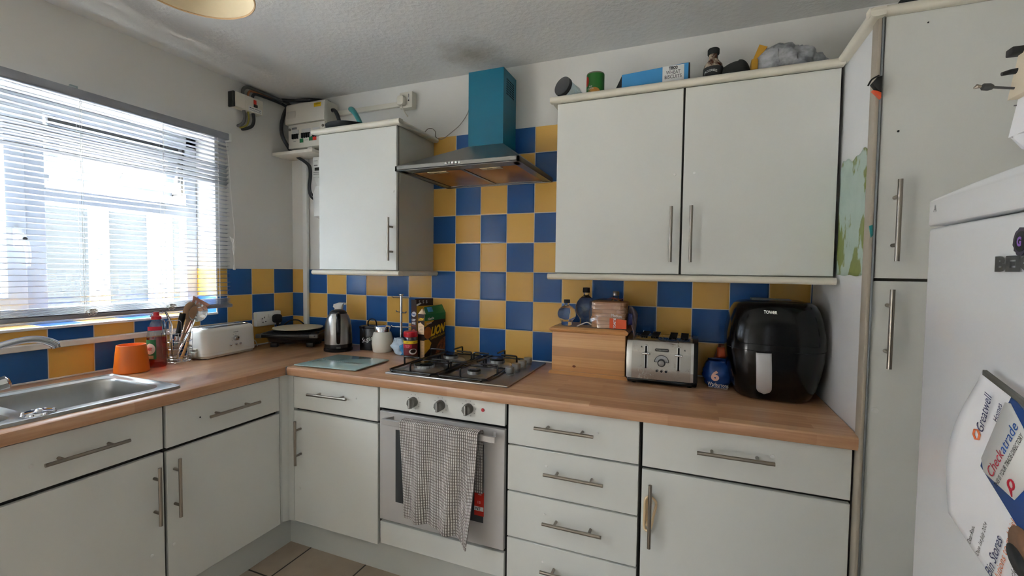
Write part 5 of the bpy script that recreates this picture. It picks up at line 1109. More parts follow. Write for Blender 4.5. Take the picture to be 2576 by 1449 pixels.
b = B(); b.lathe([(0.001, 0.140), (0.0145, 0.140), (0.0145, 0.157), (0.013, 0.159), (0.001, 0.159)], (2.098, -0.062, ZB), 24); t.part('cap', b, K['nickel'])
# loaf in a bag
t = T('bread_loaf', 'sliced brown bread loaf in a clear bag on the bread bin', 'bread', (2.086, -0.165, ZB))
for k in range(7):
    z = ZB+0.002+k*0.0166; d = 0.0015*math.sin(k*2.3)
    b = B(); b.prism(rrect(2.012+d, 2.164+d*0.6, -0.215+0.002*(k % 2), -0.108, 0.022), 'z', z, z+0.0164, bev=0.0025); t.part('slice', b, K['bread'])
b = B()
def bagf(u, v):
    a = 2*PI*u; c, s_ = math.cos(a), math.sin(a); p = 2/3.4
    x = 2.086+0.086*math.copysign(abs(c)**p, c); y = -0.162+0.061*math.copysign(abs(s_)**p, s_); z = ZB+0.001+v*0.128
    k = 1.0+0.05*math.sin(v*PI)-0.45*max(0, v-0.90)/0.10
    n_ = noise.noise(Vector((x*30, y*30, z*34)))*0.006
    return (2.086+(x-2.086)*k+n_*c, -0.162+(y+0.162)*k+n_*s_, z+n_*0.6)
b.sheet(bagf, 60, 24); t.part('bag', b, K['film'], ang=20)
b = B(); b.sheet(lambda u, v: (2.098+0.072*u, -0.2265-0.002*math.sin(u*5+v*3), ZB+0.004+0.045*v-0.006*u*v), 8, 6); lo = t.part('orange_print', b, K['inko2'] if 'inko2' in K else mat('bag_orange', (222, 84, 30), 0.4, var=0))
t.text('TOASTIE', (2.120, -0.2295, ZB+0.028), (0, 0, 1), (-1, 0, 0), 0.010, K['wprint'], w=0.044, parent=lo, bold=0.03)
t.text('Medium', (2.128, -0.2285, ZB+0.060), (1, 0, -0.12), (0, 0, 1), 0.012, K['wprint'], w=0.044)
b = B(); b.sheet(lambda u, v: (2.075+0.075*u, -0.190+0.07*v, ZB+0.1305+0.003*math.sin(u*7)), 8, 6); t.part('top_print', b, mat('bag_orange_top', (206, 78, 36), 0.4, var=0))
b = B()
def tail(u, v):
    return (2.168+0.036*u, -0.16+0.05*(v-.5)*(1+u)+0.008*math.sin(v*9+u*5), ZB+0.065+0.05*(v-.5)*(1+0.8*u)-0.055*u*u+0.008*math.sin(v*7))
b.sheet(tail, 12, 14); t.part('bag_tail', b, mat('bag_tail_print', (150, 140, 156), 0.3, var=0.3, vs=50), solid=0.0008)
b = B(); b.sheet(lambda u, v: (2.171+0.02*u, -0.195+0.004*math.sin(u*4), ZB+0.02+0.05*v), 6, 6); t.part('tail_print', b, K['navy'], solid=0.0006)
b = B(); b.tube([(1.950, -0.215, ZB+0.0035), (1.972, -0.212, ZB+0.014), (1.994, -0.205, ZB+0.022), (2.01, -0.19, ZB+0.012)], 0.0025, 8, smooth=5)
one('white_strip', 'thin curled white strip on the bread bin lid in front of the loaf', 'strip', b, K['white'])
# four slice toaster
t = T('four_slice_toaster', 'polished chrome four slice toaster with twin levers and a dial', 'toaster', (2.318, -0.16, Z0))
tx0, tx1 = 2.178, 2.458
yf = -0.268
b = B(); pr = [(yf+0.004, 0.962), (yf+0.002, 1.05), (yf+0.008, 1.090), (yf+0.026, 1.118), (yf+0.055, 1.132), (-0.10, 1.134), (-0.065, 1.12), (-0.052, 1.08), (-0.05, 0.962)]
b.prism(pr, 'x', tx0+0.022, tx1-0.022); t.part('body', b, K['tchrome'], ang=30)
for xa, xb in ((tx0, tx0+0.022), (tx1-0.022, tx1)):
    o = -1 if xa < 2.3 else 1; cxm = (xa+xb)/2
    b = B(); rg = []
    for k, d in enumerate((0.0, 0.003, 0.012)):
        x = (xb if o < 0 else xa)+o*(0.0, 0.012, 0.022)[k]
        cy0 = sum(p[0] for p in pr)/len(pr); cz0 = 1.04
        rg.append([(x, cy0+(p[0]-cy0)*(1-d*3)+0, max(0.962, cz0+(p[1]-cz0)*(1-d*2))) for p in pr])
    b.loft(rg); t.part('end_cap', b, K['steel'] if o < 0 else K['black'], ang=30)
    if o > 0: t.part('edge_strip', B().prism([(yf+0.001, 0.965), (yf+0.000, 1.05), (yf+0.006, 1.092), (yf+0.024, 1.120), (yf+0.03, 1.116), (yf+0.014, 1.09), (yf+0.01, 1.05), (yf+0.01, 0.965)], 'x', xa-0.004, xa+0.006), K['chrome'])
b = B(); b.box(tx0+0.004, tx1-0.002, yf+0.002, -0.05, Z0+0.006, 0.964, 0.006)
for x in (tx0+0.03, tx1-0.03):
    for y in (yf+0.03, -0.08): b.cyl((x, y, Z0), (x, y, Z0+0.008), 0.010, seg=12)
t.part('base', b, K['gloss'])
for x in (2.258, 2.385):
    b = B(); b.prism(rrect(x-0.0065, x+0.0065, 1.004, 1.105, 0.006), 'y', yf-0.003, yf+0.012); sl_ = t.part('lever_slot', b, K['chrome'])
    t.part('slot', B().prism(rrect(x-0.0035, x+0.0035, 1.008, 1.102, 0.003), 'y', yf-0.0036, yf-0.002), K['void'], sl_)
    b = B(); b.box(x-0.015, x+0.015, yf-0.022, yf-0.006, 1.068, 1.076, 0.003); b.box(x-0.003, x+0.003, yf-0.008, yf, 1.068, 1.076); t.part('lever', b, K['chrome'])
x = 2.320; zc_ = 1.040
b = B(); b.prism([(x+0.029*math.cos(a*PI/18), zc_-0.003+0.029*math.sin(a*PI/18)) for a in range(19)], 'y', yf-0.001, yf+0.004); dl = t.part('dial_plate', b, K['ink'])
t.part('dial_scale', B().prism([(x+0.026*math.cos(a*PI/18), zc_-0.001+0.0255*math.sin(a*PI/18)) for a in range(19)], 'y', yf-0.0016, yf-0.0008), mat('dial_silver', (176, 178, 180), 0.35, 0.3, var=0), dl)
b = B(); b.tube([(x, yf-0.001, zc_-0.004), (x, yf-0.014, zc_-0.004)], 0.0155, 28); t.part('dial_ring', b, K['black'], dl)
b = B(); b.tube([(x, yf-0.013, zc_-0.004), (x, yf-0.020, zc_-0.004), (x, yf-0.021, zc_-0.004)], [0.0115, 0.011, 0.009], 28); t.part('dial_knob', b, K['hk'], dl)
for k in range(6):
    a = R(168-k*31); t.text(str(k+1), (x+0.0205*math.cos(a), yf-0.0017, zc_-0.001+0.0205*math.sin(a)), (1, 0, 0), (0, 0, 1), 0.0032, K['ink'], parent=dl)
for xx in (2.302, 2.3205, 2.338):
    b = B(); b.tube([(xx, yf+0.004, 1.000), (xx, yf-0.003, 1.000)], 0.0068, 18); bt = t.part('button', b, K['chrome']); t.part('button_centre', B().tube([(xx, yf-0.003, 1.000), (xx, yf-0.0045, 1.000)], 0.005, 16), K['ink'], bt)
b = B(); b.prism(rrect(2.293, 2.347, 1.083, 1.092, 0.004), 'y', yf-0.001, yf+0.02); bd = t.part('badge', b, K['dgrey']); t.text('morphy richards', (2.320, yf-0.0012, 1.0875), (1, 0, 0), (0, 0, 1), 0.005, K['wprint'], w=0.046, parent=bd)
t.part('lift_mark', B().prism([(2.236, 1.094), (2.239, 1.099), (2.242, 1.094), (2.239, 1.097)], 'y', yf+0.004, yf+0.012).prism([(2.405, 1.090), (2.408, 1.095), (2.411, 1.090), (2.408, 1.093)], 'y', yf+0.002, yf+0.012), K['ink'])
b = B()
for xx in (2.228, 2.272, 2.345, 2.390): b.box(xx, xx+0.030, -0.215, -0.075, 1.1325, 1.1348)
so = t.part('slots', b, K['void'])
b = B()
for xx in (2.228, 2.272, 2.345, 2.390): b.box(xx-0.001, xx+0.031, -0.075, -0.071, 1.132, 1.1385)
t.part('slot_rims', b, K['chrome'], so)
# bread packs behind the air fryer
t = T('roll_pack', 'blue pack of six bread rolls between the chrome toaster and the air fryer', 'bread', (2.535, -0.16, Z0))
def pack(x0, x1, y0, y1, z0, z1, sd):
    b = B()
    def f(u, v):
        a = 2*PI*u; c, s_ = math.cos(a), math.sin(a); p = 2/3.0; k = math.sin(max(0.06, min(0.94, v))*PI)**0.25
        n_ = noise.noise(Vector((c*2+sd, s_*2, v*6)))*0.006
        return ((x0+x1)/2+((x1-x0)/2*k+n_)*math.copysign(abs(c)**p, c), (y0+y1)/2+((y1-y0)/2*k+n_)*math.copysign(abs(s_)**p, s_), z0+(z1-z0)*v)
    b.sheet(f, 48, 20); return b
t.part('bag', pack(2.478, 2.590, -0.225, -0.10, Z0, 1.048, 1), mat('bag_blue', (28, 70, 140), 0.25, var=0.1, vs=20))
t.text('6', (2.524, -0.2275, 0.993), (1, 0, 0), (0, 0, 1), 0.042, mat('print_peach', (226, 186, 176), 0.5, var=0), w=0.030, bold=0.05)
t.text('Warburtons', (2.535, -0.2285, 0.958), (1, 0, -0.06), (0, 0, 1), 0.016, K['wprint'], w=0.076)
t.text('SOFT WHITE ROLLS', (2.535, -0.226, 0.945), (1, 0, -0.06), (0, 0, 1), 0.006, K['wprint'], w=0.07)
t = T('roll_pack', 'orange printed bread pack behind the blue one', 'bread', (2.56, -0.07, Z0))
t.part('bag', pack(2.525, 2.63, -0.095, -0.015, Z0, 1.095, 4), mat('bag_clear_brown', (150, 92, 60), 0.3, var=0.25, vs=18))
t.part('orange_print', B().sheet(lambda u, v: (2.535+0.04*u, -0.0985, 1.045+0.045*v), 4, 4), mat('bag_print_orange', (190, 84, 40), 0.4, var=0), solid=0.0008)
# air fryer
ax, ay = 2.722, -0.205
t = T('air_fryer', 'large glossy black air fryer with silver handle at the right end of the worktop', 'air fryer', (ax, ay, Z0))
SEC = [(0.004, 0.118, 0.128, 3.0), (0.010, 0.128, 0.138, 3.0), (0.045, 0.142, 0.150, 3.0), (0.100, 0.156, 0.162, 3.0), (0.160, 0.165, 0.169, 3.1), (0.200, 0.1675, 0.171, 3.1), (0.240, 0.166, 0.169, 3.1), (0.290, 0.158, 0.162, 3.0), (0.330, 0.147, 0.152, 2.9), (0.350, 0.136, 0.142, 2.8), (0.360, 0.122, 0.128, 2.7), (0.364, 0.100, 0.106, 2.6)]
def afr(z):
    for (z0, a0, b0, p0), (z1, a1, b1, p1) in zip(SEC, SEC[1:]):
        if z0 <= z <= z1:
            k = (z-z0)/(z1-z0); return a0+(a1-a0)*k, b0+(b1-b0)*k, p0+(p1-p0)*k
    return SEC[-1][1:]
b = B(); b.loft([[(x, y, Z0+z) for x, y in selli(ax, ay, a, c, p, 72)] for z, a, c, p in SEC])
for k in range(4): b.cyl((ax+0.09*math.cos(k*PI/2+.78), ay+0.09*math.sin(k*PI/2+.78), Z0), (ax+0.09*math.cos(k*PI/2+.78), ay+0.09*math.sin(k*PI/2+.78), Z0+0.008), 0.014, seg=12)
t.part('body', b, K['gloss'], ang=50)
def afp(u, z):   # point on the front of the body, u = -1..1 across
    a, c, p = afr(z); x = u*a; return U(ax+x, ay-c*(max(0, 1-abs(u)**p))**(1/p), Z0+z)
def aff(pts, r=0.0011, m='void', name='seam'):
    b = B(); b.tube([afp(u, z)+U(0, -0.0002, 0) for u, z in pts], r, 6); return t.part(name, b, K[m])
aff([(-0.97+1.94*k/30, 0.190) for k in range(31)])
pn = [(-0.80, 0.215), (-0.82, 0.25), (-0.83, 0.30), (-0.78, 0.345)]; 
aff([(-0.80, 0.345), (-0.815, 0.30), (-0.81, 0.24), (-0.79, 0.222), (-0.74, 0.213)]+[(-0.74+1.5*k/20, 0.213) for k in range(1, 21)]+[(0.765, 0.26), (0.76, 0.31), (0.74, 0.35)])
b = B()
def hnd(u, v):
    z = 0.036+0.148*v; w = 0.0235*math.sqrt(max(0, 1-max(0, (0.022-(z-0.036))/0.022)**2)) if z < 0.058 else 0.0235
    c0 = afp(-0.30, z); return U(c0.x+(u-.5)*2*w, afp(-0.28, z).y-0.004-0.012*math.sin(v*PI)-0.004*(1-(2*u-1)**2), c0.z)
b.sheet(hnd, 8, 24); t.part('handle', b, mat('silver_plastic', (196, 196, 198), 0.4, 0.2, var=0), solid=0.010)
p_ = afp(-0.20, 0.330); dn = (afp(-0.20, 0.335)-afp(-0.20, 0.325)).normalized()
t.text('TOWER', p_+U(0, -0.0012, 0), (1, 0, -0.02), dn, 0.0125, K['wprint'], w=0.043, bold=0.04)
b = B(); b.prism([(ax-0.075, Z0+0.364), (ax+0.060, Z0+0.364), (ax+0.060, Z0+0.370), (ax-0.075, Z0+0.373)], 'y', ay-0.01, ay+0.05, bev=0.002); t.part('top_panel', b, mat('grey_top', (120, 122, 118), 0.3, var=0))
b = B(); b.loft([[(x, y, Z0+0.3643+z) for x, y in selli(ax, ay, 0.094-z*2, 0.10-z*2, 2.6, 60)] for z in (0, 0.002)]); t.part('lid_inset', b, K['gloss'])
# ------------------------------------------------------------------ on top of the wall cabinets
ZT2 = 2.1205
jd = Vector((0.42, 0.90, 0)).normalized(); jM = Matrix.Translation((1.902, -0.345, 2.181)) @ Matrix.Rotation(math.atan2(jd.y, jd.x), 4, 'Z') @ Matrix.Rotation(R(103), 4, 'Y')
t = T('glass_jar', 'empty glass jar lying on its side on the wide wall cabinet', 'jar', (1.94, -0.25, ZT2))
b = B(); b.lathe([(0.001, 0.0), (0.033, 0.0), (0.036, 0.004), (0.036, 0.075), (0.030, 0.09), (0.030, 0.105), (0.001, 0.105)], (0, 0, 0), 36, M=jM); t.part('jar', b, K['plasticc'])
b = B(); b.lathe([(0.030, -0.004), (0.040, -0.004), (0.041, 0.0), (0.041, 0.012), (0.037, 0.013), (0.037, 0.001), (0.030, 0.0)], (0, 0, 0), 36, M=jM); t.part('rim', b, K['dgrey'])
b = B(); b.lathe([(0.001, -0.003), (0.0335, -0.003), (0.0335, 0.0005), (0.001, 0.0005)], (0, 0, 0), 32, M=jM); t.part('base', b, mat('jar_base_glass', (156, 152, 146), 0.12, 0.5, var=0.08, vs=40))
tx_, ty_ = 2.013, -0.215
t = T('food_tin', 'green fruit tin standing on the wide wall cabinet', 'tin', (tx_, ty_, ZT2), rot=facing(tx_, ty_), world=False)
b = B(); b.lathe([(0.001, 0.0), (0.0375, 0.0), (0.0385, 0.003), (0.0375, 0.006), (0.0375, 0.138), (0.0385, 0.141), (0.0375, 0.144), (0.036, 0.144), (0.036, 0.140), (0.001, 0.140)], (0, 0, 0), 40); t.part('tin', b, K['nickel'])
lb = t.part('label', wrap(0, 0, 0.0378, 0.0378, 0, 2*PI, 0.006, 0.1385, 48), mat('tin_green', (46, 120, 46), 0.4, var=0.05, vs=30))
b = B(); b.sheet(lambda u, v: (0.0388*math.cos(R(-66)+0.36*math.cos(2*PI*u)*v), 0.0388*math.sin(R(-66)+0.36*math.cos(2*PI*u)*v), 0.108+0.022*math.sin(2*PI*u)*v), 20, 3); t.part('red_badge', b, K['rred'], lb)
b = B(); b.sheet(lambda u, v: (0.0386*math.cos(R(-10)+0.75*math.cos(2*PI*u)*v), 0.0386*math.sin(R(-10)+0.75*math.cos(2*PI*u)*v), 0.055+0.022*math.sin(2*PI*u)*v), 24, 3); t.part('fruit_picture', b, mat('fruit_print', (214, 150, 64), 0.5, var=0.2, vs=60), lb)
t.text('FRUIT\nCOCKTAIL', (0.0335, -0.020, 0.077), (0.52, 0.85, 0), (0, 0, 1), 0.016, K['wprint'], w=0.030, parent=lb)
t = T('cereal_carton', 'blue wheat biscuit carton lying on the wide wall cabinet', 'cereal box', (2.265, -0.22, ZT2))
b = B(); b.box(2.132, 2.392, -0.255, -0.185, ZT2, 2.242, 0.001, 1)
for v in b.bm.verts:
    if v.co.z > 2.2 and v.co.x < 2.2: v.co.z -= 0.012
t.part('carton', b, K['lblue'], smooth=False)
b = B(); b.prism([(2.104, ZT2+0.050), (2.1325, ZT2+0.1085), (2.1325, ZT2), (2.112, ZT2)], 'y', -0.252, -0.188); t.part('end_flap', b, K['ink'])
t.part('end_panel', B().box(2.392, 2.397, -0.254, -0.186, ZT2, 2.241), K['ink'])
lb = t.part('label', B().box(2.294, 2.376, -0.2565, -0.2548, ZT2+0.01, 2.2375), K['wprint'])
t.text('TESCO', (2.335, -0.2567, 2.2285), (1, 0, 0), (0, 0, 1), 0.012, K['ink'], w=0.033, parent=lb, bold=0.06); t.part('underline', B().box(2.319, 2.352, -0.2570, -0.2565, 2.2205, 2.2215), K['ink'], lb)
t.text('WHEAT', (2.335, -0.2567, 2.211), (1, 0, 0), (0, 0, 1), 0.014, K['ink'], w=0.054, parent=lb); t.text('BISCUITS', (2.335, -0.2567, 2.194), (1, 0, 0), (0, 0, 1), 0.014, K['ink'], w=0.064, parent=lb)
jx, jy = 2.482, -0.245
t = T('sauce_bottle', 'stained sauce bottle with black label and black cap on the wide wall cabinet', 'bottle', (jx, jy, ZT2), rot=facing(jx, jy), world=False)
b = B(); b.lathe([(0.001, 0), (0.034, 0), (0.036, 0.004), (0.036, 0.085), (0.033, 0.098), (0.022, 0.112), (0.017, 0.120), (0.0165, 0.142), (0.001, 0.142)], (0, 0, 0), 36); t.part('bottle', b, K['saucy'])
b = B(); b.lathe([(0.001, 0.138), (0.0195, 0.138), (0.0215, 0.141), (0.0215, 0.158), (0.019, 0.161), (0.001, 0.161)], (0, 0, 0), 32); t.part('cap', b, K['blackm'])
lb = t.part('label', wrap(0, 0, 0.0365, 0.0365, R(-130), R(130), 0.015, 0.084, 40), K['ink'])
t.text("JACK DANIEL'S", (0.0362, -0.008, 0.066), (0.2, 0.98, 0), (0, 0, 1), 0.012, K['wprint'], w=0.046, parent=lb, bow=-14)
b = B()
def capf(u, v):
    a = 2*PI*u; r = math.sin(v*PI/2); 
    return (2.575+0.040*r*math.cos(a)+(-0.045*max(0, -math.cos(a))**2*r if True else 0), -0.24+0.05*r*math.sin(a), ZT2+0.105*math.cos(v*PI/2)**0.7*(1 if math.cos(a) > -0.2 else 0.97))
b.sheet(capf, 40, 14)
one('black_hat', 'soft black cap lying on the wide wall cabinet beside the sauce bottle', 'hat', b, K['blackm'], solid=0.003)
b = B()
def bagt(u, v):
    x = 2.615+0.250*u; w = math.sin(min(1, u*1.02)*PI)**0.55; a = PI*v
    n_ = noise.noise(Vector((u*9, v*5, 2.0)))*0.016+noise.noise(Vector((u*22, v*12, 5.0)))*0.006
    h = (0.075+0.095*w)*(1.0-0.30*u)
    return (x+n_, -0.22-0.085*math.cos(a)*(0.4+0.6*w), ZT2+h*math.sin(a)+n_*(0.2+math.sin(a)))
b.sheet(bagt, 60, 24)
one('carrier_bag', 'crumpled grey plastic bag on the wide wall cabinet next to the larder', 'bag', b, K['bag'], solid=0.001, ang=25)
b = B(); b.box(-0.010, 0.012, -0.03, 0.03, 0, 0.088, 0.003); b.raw([(-0.006, 0.0, 0.088), (0.018, 0.0, 0.150), (0.045, 0.0, 0.138), (0.012, 0.0, 0.088), (-0.006, 0.02, 0.088), (0.018, 0.02, 0.150), (0.045, 0.02, 0.138), (0.012, 0.02, 0.088)], [(0, 1, 2, 3), (7, 6, 5, 4), (0, 4, 5, 1), (1, 5, 6, 2), (2, 6, 7, 3), (3, 7, 4, 0)])
o = one('yellow_packet', 'mustard yellow packet squeezed between the black cap and the grey bag', 'packet', b, mat('mustard', (196, 146, 40), 0.5, var=0.05), org=(0, 0, 0)); o.location = (2.622, -0.250, ZT2)
b = B(); b.box(2.985, 3.045, -0.50, -0.42, 2.1335, 2.24, 0.01); b.box(2.96, 2.99, -0.48, -0.44, 2.1335, 2.20, 0.01)
one('black_case', 'black object on top of the tall larder cabinet', 'case', b, K['blackm'])
# poster, hanging tool and scrap on the larder
t = T('world_map_poster', 'green and grey world map poster with uneven top edge on the larder side', 'poster', (2.8915, -0.466, 1.405))
b = B()
def pst(u, v):
    y = -0.339-0.256*u; top = 1.782-0.010*u+0.008*math.sin(u*9)+0.004*math.sin(u*23)-(0.028*max(0, 0.12-u)/0.12)
    z0 = 1.405+0.002*math.sin(u*14); return (2.8905-0.001*abs(math.sin(v*7+u*3)), y+0.002*math.sin(v*13), z0+(top-z0)*v)
b.sheet(pst, 24, 30); t.part('sheet', b, K['map'], solid=0.0006)
t = T('hanging_tool', 'black and orange tool hanging on the edge of the larder', 'tool', (2.883, -0.635, 1.90))
b = B(); b.prism([(2.872, 1.935), (2.884, 1.950), (2.895, 1.953), (2.895, 1.908), (2.886, 1.914)], 'y', -0.668, -0.648, bev=0.002); b.tube([(2.866, -0.658, 1.932), (2.874, -0.658, 1.948), (2.890, -0.658, 1.957)], 0.0022, 8, smooth=4); t.part('grip', b, K['blackm'])
t.part('jaw', B().prism([(2.875, 1.917), (2.886, 1.914), (2.895, 1.908), (2.895, 1.893)], 'y', -0.664, -0.650), mat('tool_orange', (220, 84, 40), 0.4, var=0))
b = B(); b.raw([(2.8835, -0.653, 1.545), (2.892, -0.653, 1.548), (2.894, -0.653, 1.52), (2.889, -0.653, 1.512), (2.887, -0.656, 1.53)], [(0, 1, 4), (1, 2, 4), (2, 3, 4), (3, 0, 4)])
one('teal_tape', 'torn teal scrap of tape on the larder edge', 'tape', b, mat('teal_tape', (60, 170, 176), 0.4, var=0.1, vs=90), solid=0.001)
# ------------------------------------------------------------------ fridge
FX, FYA, FYB, FZT = 2.770, -1.298, -1.848, 1.527
t = T('fridge', 'white freestanding fridge with grey badge and papers on its door', 'fridge', (3.05, -1.573, ZF))
b = B(); b.box(FX+0.045, 3.34, FYB+0.004, FYA-0.004, ZF+0.012, FZT-0.012, 0.004); t.part('cabinet', b, K['fridge'])
b = B()
def dsec(z0, z1): 
    n = 16; out = []
    for i in range(n+1):
        u = i/n; y = FYA+(FYB-FYA)*u; out.append((FX, y))
    return out
b.box(FX, FX+0.042, FYB, FYA, ZF+0.06, 1.4835, 0.006, 3); d = t.part('door', b, K['fridge'])
b = B(); n = 24; tp = [(FYA+(FYB-FYA)*i/n, FZT+0.011*math.sin(PI*i/n)) for i in range(n+1)]
b.prism([(FYB, 1.4865), (FYA, 1.4865)]+tp, 'x', FX-0.001, 3.34, bev=0.004); t.part('top_panel', b, K['fridge'])
t.text('BEKO', (FX-0.0005, -1.476, 1.4245), (0, -1, 0), (0, 0, 1), 0.019, K['dgrey'], w=0.090, name='badge', ext=0.002, bold=0.06, align='LEFT', parent=d)
b = B(); b.cyl((3.0, -1.40, ZF), (3.0, -1.40, ZF+0.02), 0.02); [b.cyl((x, y, ZF), (x, y, ZF+0.014), 0.02) for x in (2.86, 3.28) for y in (FYA-0.06, FYB+0.06)]; t.part('feet', b, K['black'])
t.text('A', (FX-0.0012, -1.32, 1.512), (0, -1, 0), (0, 0, 1), 0.010, K['inkg'], name='energy_mark')
t = T('letter', 'white printed letter stuck at a slant on the fridge door', 'letter', (FX-0.004, -1.47, 1.1))
TL = U(0, -1.404, 1.080); rd = U(0, -0.275, 0.961).normalized(); dd = U(0, -0.961, -0.275)
def let(u, v):
    p = TL+rd*(0.2216*u)+dd*(0.30*v); lift = 0.010*math.sin(PI*u)*max(0, 1-v*3)+0.0008
    p = p+dd*(-0.012*math.sin(PI*min(1, u*1.1))*max(0, 1-2*v)); return U(FX-0.0022-lift, p.y, p.z)
b = B(); b.sheet(let, 24, 24); t.part('sheet', b, K['paper'], solid=0.0004)
def ltx(s, u, v, h, w, m, a='LEFT'):
    p = let(u, v); t.text(s, U(p.x-0.0012, p.y, p.z), rd, -dd, h, K[m], w=w, align=a)
ltx('Greatwell', 0.700, 0.130, 0.015, 0.050, 'navy'); ltx('Homes', 0.815, 0.180, 0.009, 0.024, 'navy'); ltx('01933 234450', 0.76, 0.225, 0.006, 0.036, 'navy'); ltx('www.greatwellhomes.org.uk', 0.62, 0.255, 0.005, 0.065, 'inko')
p = let(0.665, 0.125); b = B(); b.tube([U(p.x-0.0015, p.y, p.z)+rd*(0.0065*math.cos(k*PI/3))+dd*(0.0065*math.sin(k*PI/3)) for k in range(6)], 0.0011, 6, closed=True); t.part('logo_ring', b, K['inko'])
ltx('Dear Resident', 0.02, 0.19, 0.007, 0.036, 'ink'); ltx('Date 1st July 2024', 0.02, 0.255, 0.008, 0.050, 'ink'); ltx('Bin Stores', 0.01, 0.335, 0.014, 0.056, 'navy'); ltx('Solutions to rubbish build up', -0.0, 0.385, 0.013, 0.140, 'inko'); ltx('We have cleared household waste from', -0.0, 0.445, 0.008, 0.150, 'ink'); ltx('Greatwell Homes is working hard to', 0.02, 0.490, 0.008, 0.150, 'ink')
t = T('flyer', 'blue and white trade directory flyer overlapping the letter on the fridge door', 'flyer', (FX-0.008, -1.53, 1.2))
frd = U(0, -0.47, 0.882).normalized(); fdd = U(0, -0.882, -0.47)
FO = U(0, -1.478, 1.178)
def fl(a, c, e=0.0): p = FO+frd*a+fdd*c; return U(FX-0.0075-e, p.y, p.z)
b = B(); b.raw([fl(0, 0), fl(0.112, 0), fl(0.112, 0.22), fl(0, 0.22)], [(0, 1, 2, 3)]); t.part('sheet', b, K['blue'], solid=0.0004)
b = B(); b.raw([fl(0.0, 0.012, .0006), fl(0.010, 0.0, .0006), fl(0.098, -0.004, .0006), fl(0.104, 0.004, .0006), fl(0.090, 0.058, .0006), fl(0.070, 0.075, .0006), fl(0.02, 0.066, .0006)], [(0, 1, 2, 3, 4, 5, 6)]); t.part('white_panel', b, K['wprint'], solid=0.0003)
p = fl(0.008, 0.022, .001); t.text('Check', p, frd, -fdd, 0.013, K['inkr'], w=0.040, align='LEFT'); p = fl(0.049, 0.0225, .001); t.text('atrade', p, frd, -fdd, 0.0125, K['blue'], w=0.043, align='LEFT')
p = fl(0.006, 0.037, .001); t.text('THIS IS YOUR TRADE DIRECTORY', p, frd, -fdd, 0.006, K['ink'], w=0.084, align='LEFT')
b = B(); b.tube([fl(0.030+0.005*math.cos(k*PI/6), 0.054+0.005*math.sin(k*PI/6), .001) for k in range(12)], 0.0012, 6, closed=True); b.tube([fl(0.026, 0.056, .001), fl(0.020, 0.062, .001)], [0.002, 0.0006], 6); t.part('pin_logo', b, K['inkr'])
b = B(); b.raw([fl(0.0+0.02*math.cos(k*PI/8)-0.012, 0.10+0.022*math.sin(k*PI/8), .001) for k in range(16)], [tuple(range(16))]); t.part('photo_print', b, mat('print_skin_brown', (150, 112, 84), 0.6, var=0.3, vs=70), solid=0.0003)
b = B(); b.raw([fl(0.02+0.016*math.cos(k*PI/8), 0.115+0.02*math.sin(k*PI/8), .0014) for k in range(16)], [tuple(range(16))]); t.part('photo_print', b, mat('print_olive', (104, 104, 52), 0.6, var=0.25, vs=70), solid=0.0003)
b = B(); b.raw([fl(-0.03+0.012*math.cos(k*PI/8), 0.105+0.02*math.sin(k*PI/8), .0014) for k in range(16)], [tuple(range(16))]); t.part('photo_print', b, K['ink'], solid=0.0003)
mv = (U(0, -1.541, 1.282)-U(0, -1.484, 1.296)).normalized(); b = B(); a_ = U(FX-0.010, -1.484, 1.296); b.raw([a_, a_+mv*0.20, a_+mv*0.20+U(0, 0, -0.006), a_+U(0, 0, -0.006)], [(0, 1, 2, 3)])
one('magnet_strip', 'thin grey magnetic strip holding the letter on the fridge', 'magnet', b, K['grey'], solid=0.004)
t = T('fridge_magnet', 'round black and purple magnet with a letter G above the fridge badge', 'magnet', (FX-0.001, -1.5225, 1.45))
b = B(); b.prism([(-1.5225+0.0125*(1+0.08*math.sin(k*3.1))*math.cos(k*PI/14), 1.449+0.0155*(1+0.06*math.sin(k*2.3))*math.sin(k*PI/14)) for k in range(28)], 'x', FX-0.004, FX-0.0005); t.part('disc', b, mat('magnet_dark', (52, 44, 66), 0.4, var=0.3, vs=150))
t.part('ring', B().prism([(-1.5235+0.0095*math.cos(k*PI/14), 1.449+0.0115*math.sin(k*PI/14)) for k in range(28)], 'x', FX-0.0046, FX-0.004), K['ink'])
t.text('G', (FX-0.0048, -1.5225, 1.449), (0, -1, 0), (0, 0, 1), 0.011, mat('print_purple', (130, 86, 170), 0.5, var=0), w=0.0075, bold=0.05)
# stack of bits on the fridge
ZR = FZT+0.009
t = T('wooden_rack', 'pale slanted wooden rack holding dark pegs on the fridge top', 'rack', (2.83, -1.43, 1.65))
SX = 2.808
b = B(); b.raw([(2.8065, -1.400, 1.6415), (2.815, -1.400, 1.7000), (2.835, -1.40, 1.7005), (2.90, -1.40, 1.6415), (2.8065, -1.56, 1.6415), (2.815, -1.56, 1.7000), (2.835, -1.56, 1.7005), (2.90, -1.56, 1.6415)], [(0, 1, 2, 3), (7, 6, 5, 4), (0, 4, 5, 1), (1, 5, 6, 2), (2, 6, 7, 3), (3, 7, 4, 0)]); t.part('block', b, mat('pale_wood', (226, 212, 188), 0.6, var=0.05, vs=40), smooth=False)
b = B(); b.tube([(2.815, -1.41, 1.652), (2.787, -1.405, 1.6595)], 0.0016, 8); b.tube([(2.789, -1.405, 1.659), (2.785, -1.405, 1.660), (2.779, -1.405, 1.661), (2.777, -1.405, 1.6615)], [0.003, 0.0048, 0.0045, 0.002], 10); pg = t.part('peg', b, K['dgrey'])
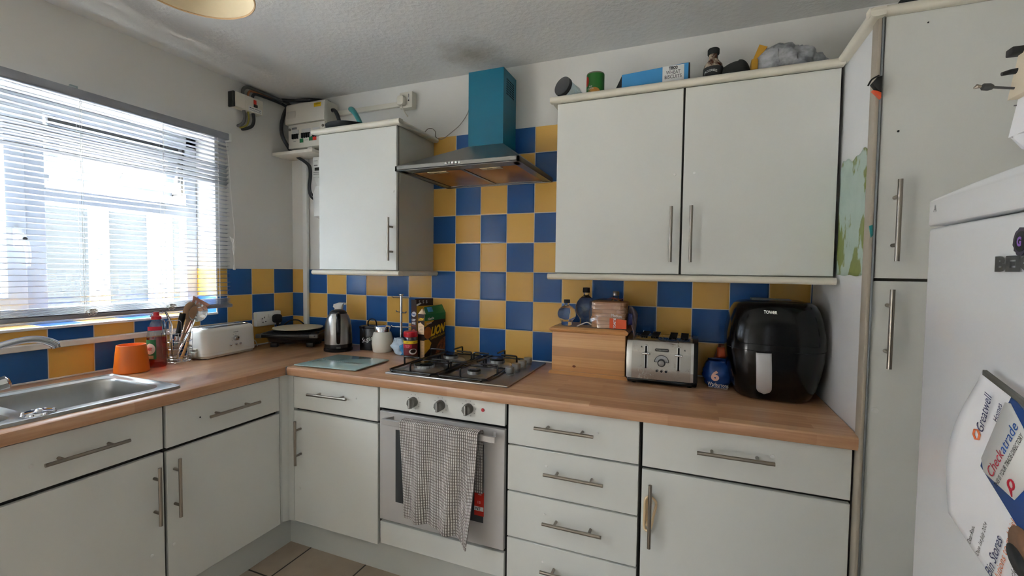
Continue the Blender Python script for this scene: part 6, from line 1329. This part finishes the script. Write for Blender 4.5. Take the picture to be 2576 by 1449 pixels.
b = B(); b.tube([(2.777, -1.405, 1.6615), (2.773, -1.405, 1.6625), (2.770, -1.404, 1.6605)], [0.002, 0.003, 0.001], 8); t.part('peg_tip', b, K['nickel'], pg)
b = B(); b.tube([(2.815, -1.405, 1.677), (2.806, -1.403, 1.677), (2.798, -1.403, 1.6755)], [0.004, 0.0035, 0.0025], 10); t.part('peg', b, K['black'])
b = B(); b.box(2.804, 2.824, -1.41, -1.395, 1.698, 1.7075, 0.0015); t.part('peg', b, K['ink'])
t = T('paper_stack', 'white paper boxes stacked below the pale rack on the fridge top', 'boxes', (2.85, -1.45, 1.55))
b = B(); b.raw([(2.8085, -1.402, 1.592), (2.816, -1.402, 1.6410), (2.90, -1.402, 1.6410), (2.90, -1.402, 1.598), (2.8085, -1.55, 1.592), (2.816, -1.55, 1.6410), (2.90, -1.55, 1.6410), (2.90, -1.55, 1.598)], [(0, 1, 2, 3), (7, 6, 5, 4), (0, 4, 5, 1), (1, 5, 6, 2), (2, 6, 7, 3), (3, 7, 4, 0)]); t.part('box', b, K['paper'], smooth=False)
b = B(); b.box(2.812, 2.822, -1.4028, -1.4020, 1.6325, 1.634).box(2.811, 2.819, -1.4028, -1.402, 1.604, 1.6046).box(2.818, 2.83, -1.4028, -1.402, 1.615, 1.6156); t.part('print_marks', b, K['inkg'])
b = B(); b.sheet(lambda u, v: (2.8095+0.012*u+0.003*math.sin(v*8), -1.404-0.02*v, 1.592-0.016*u*(1-v*0.2)-0.004*math.sin(v*5)), 8, 8); t.part('loose_flap', b, K['paper'], solid=0.0006)
t = T('preserve_jar', 'glass jar with dark lid standing on the fridge under the paper boxes', 'jar', (2.845, -1.44, ZR))
b = B(); b.lathe([(0.001, 0), (0.024, 0), (0.026, 0.003), (0.026, 0.030), (0.022, 0.036), (0.001, 0.036)], (2.845, -1.438, ZR), 28); t.part('jar', b, K['plasticc'])
b = B(); b.lathe([(0.001, 0.034), (0.026, 0.034), (0.026, 0.054), (0.001, 0.0545)], (2.845, -1.438, ZR), 28); t.part('lid', b, K['dgrey'])
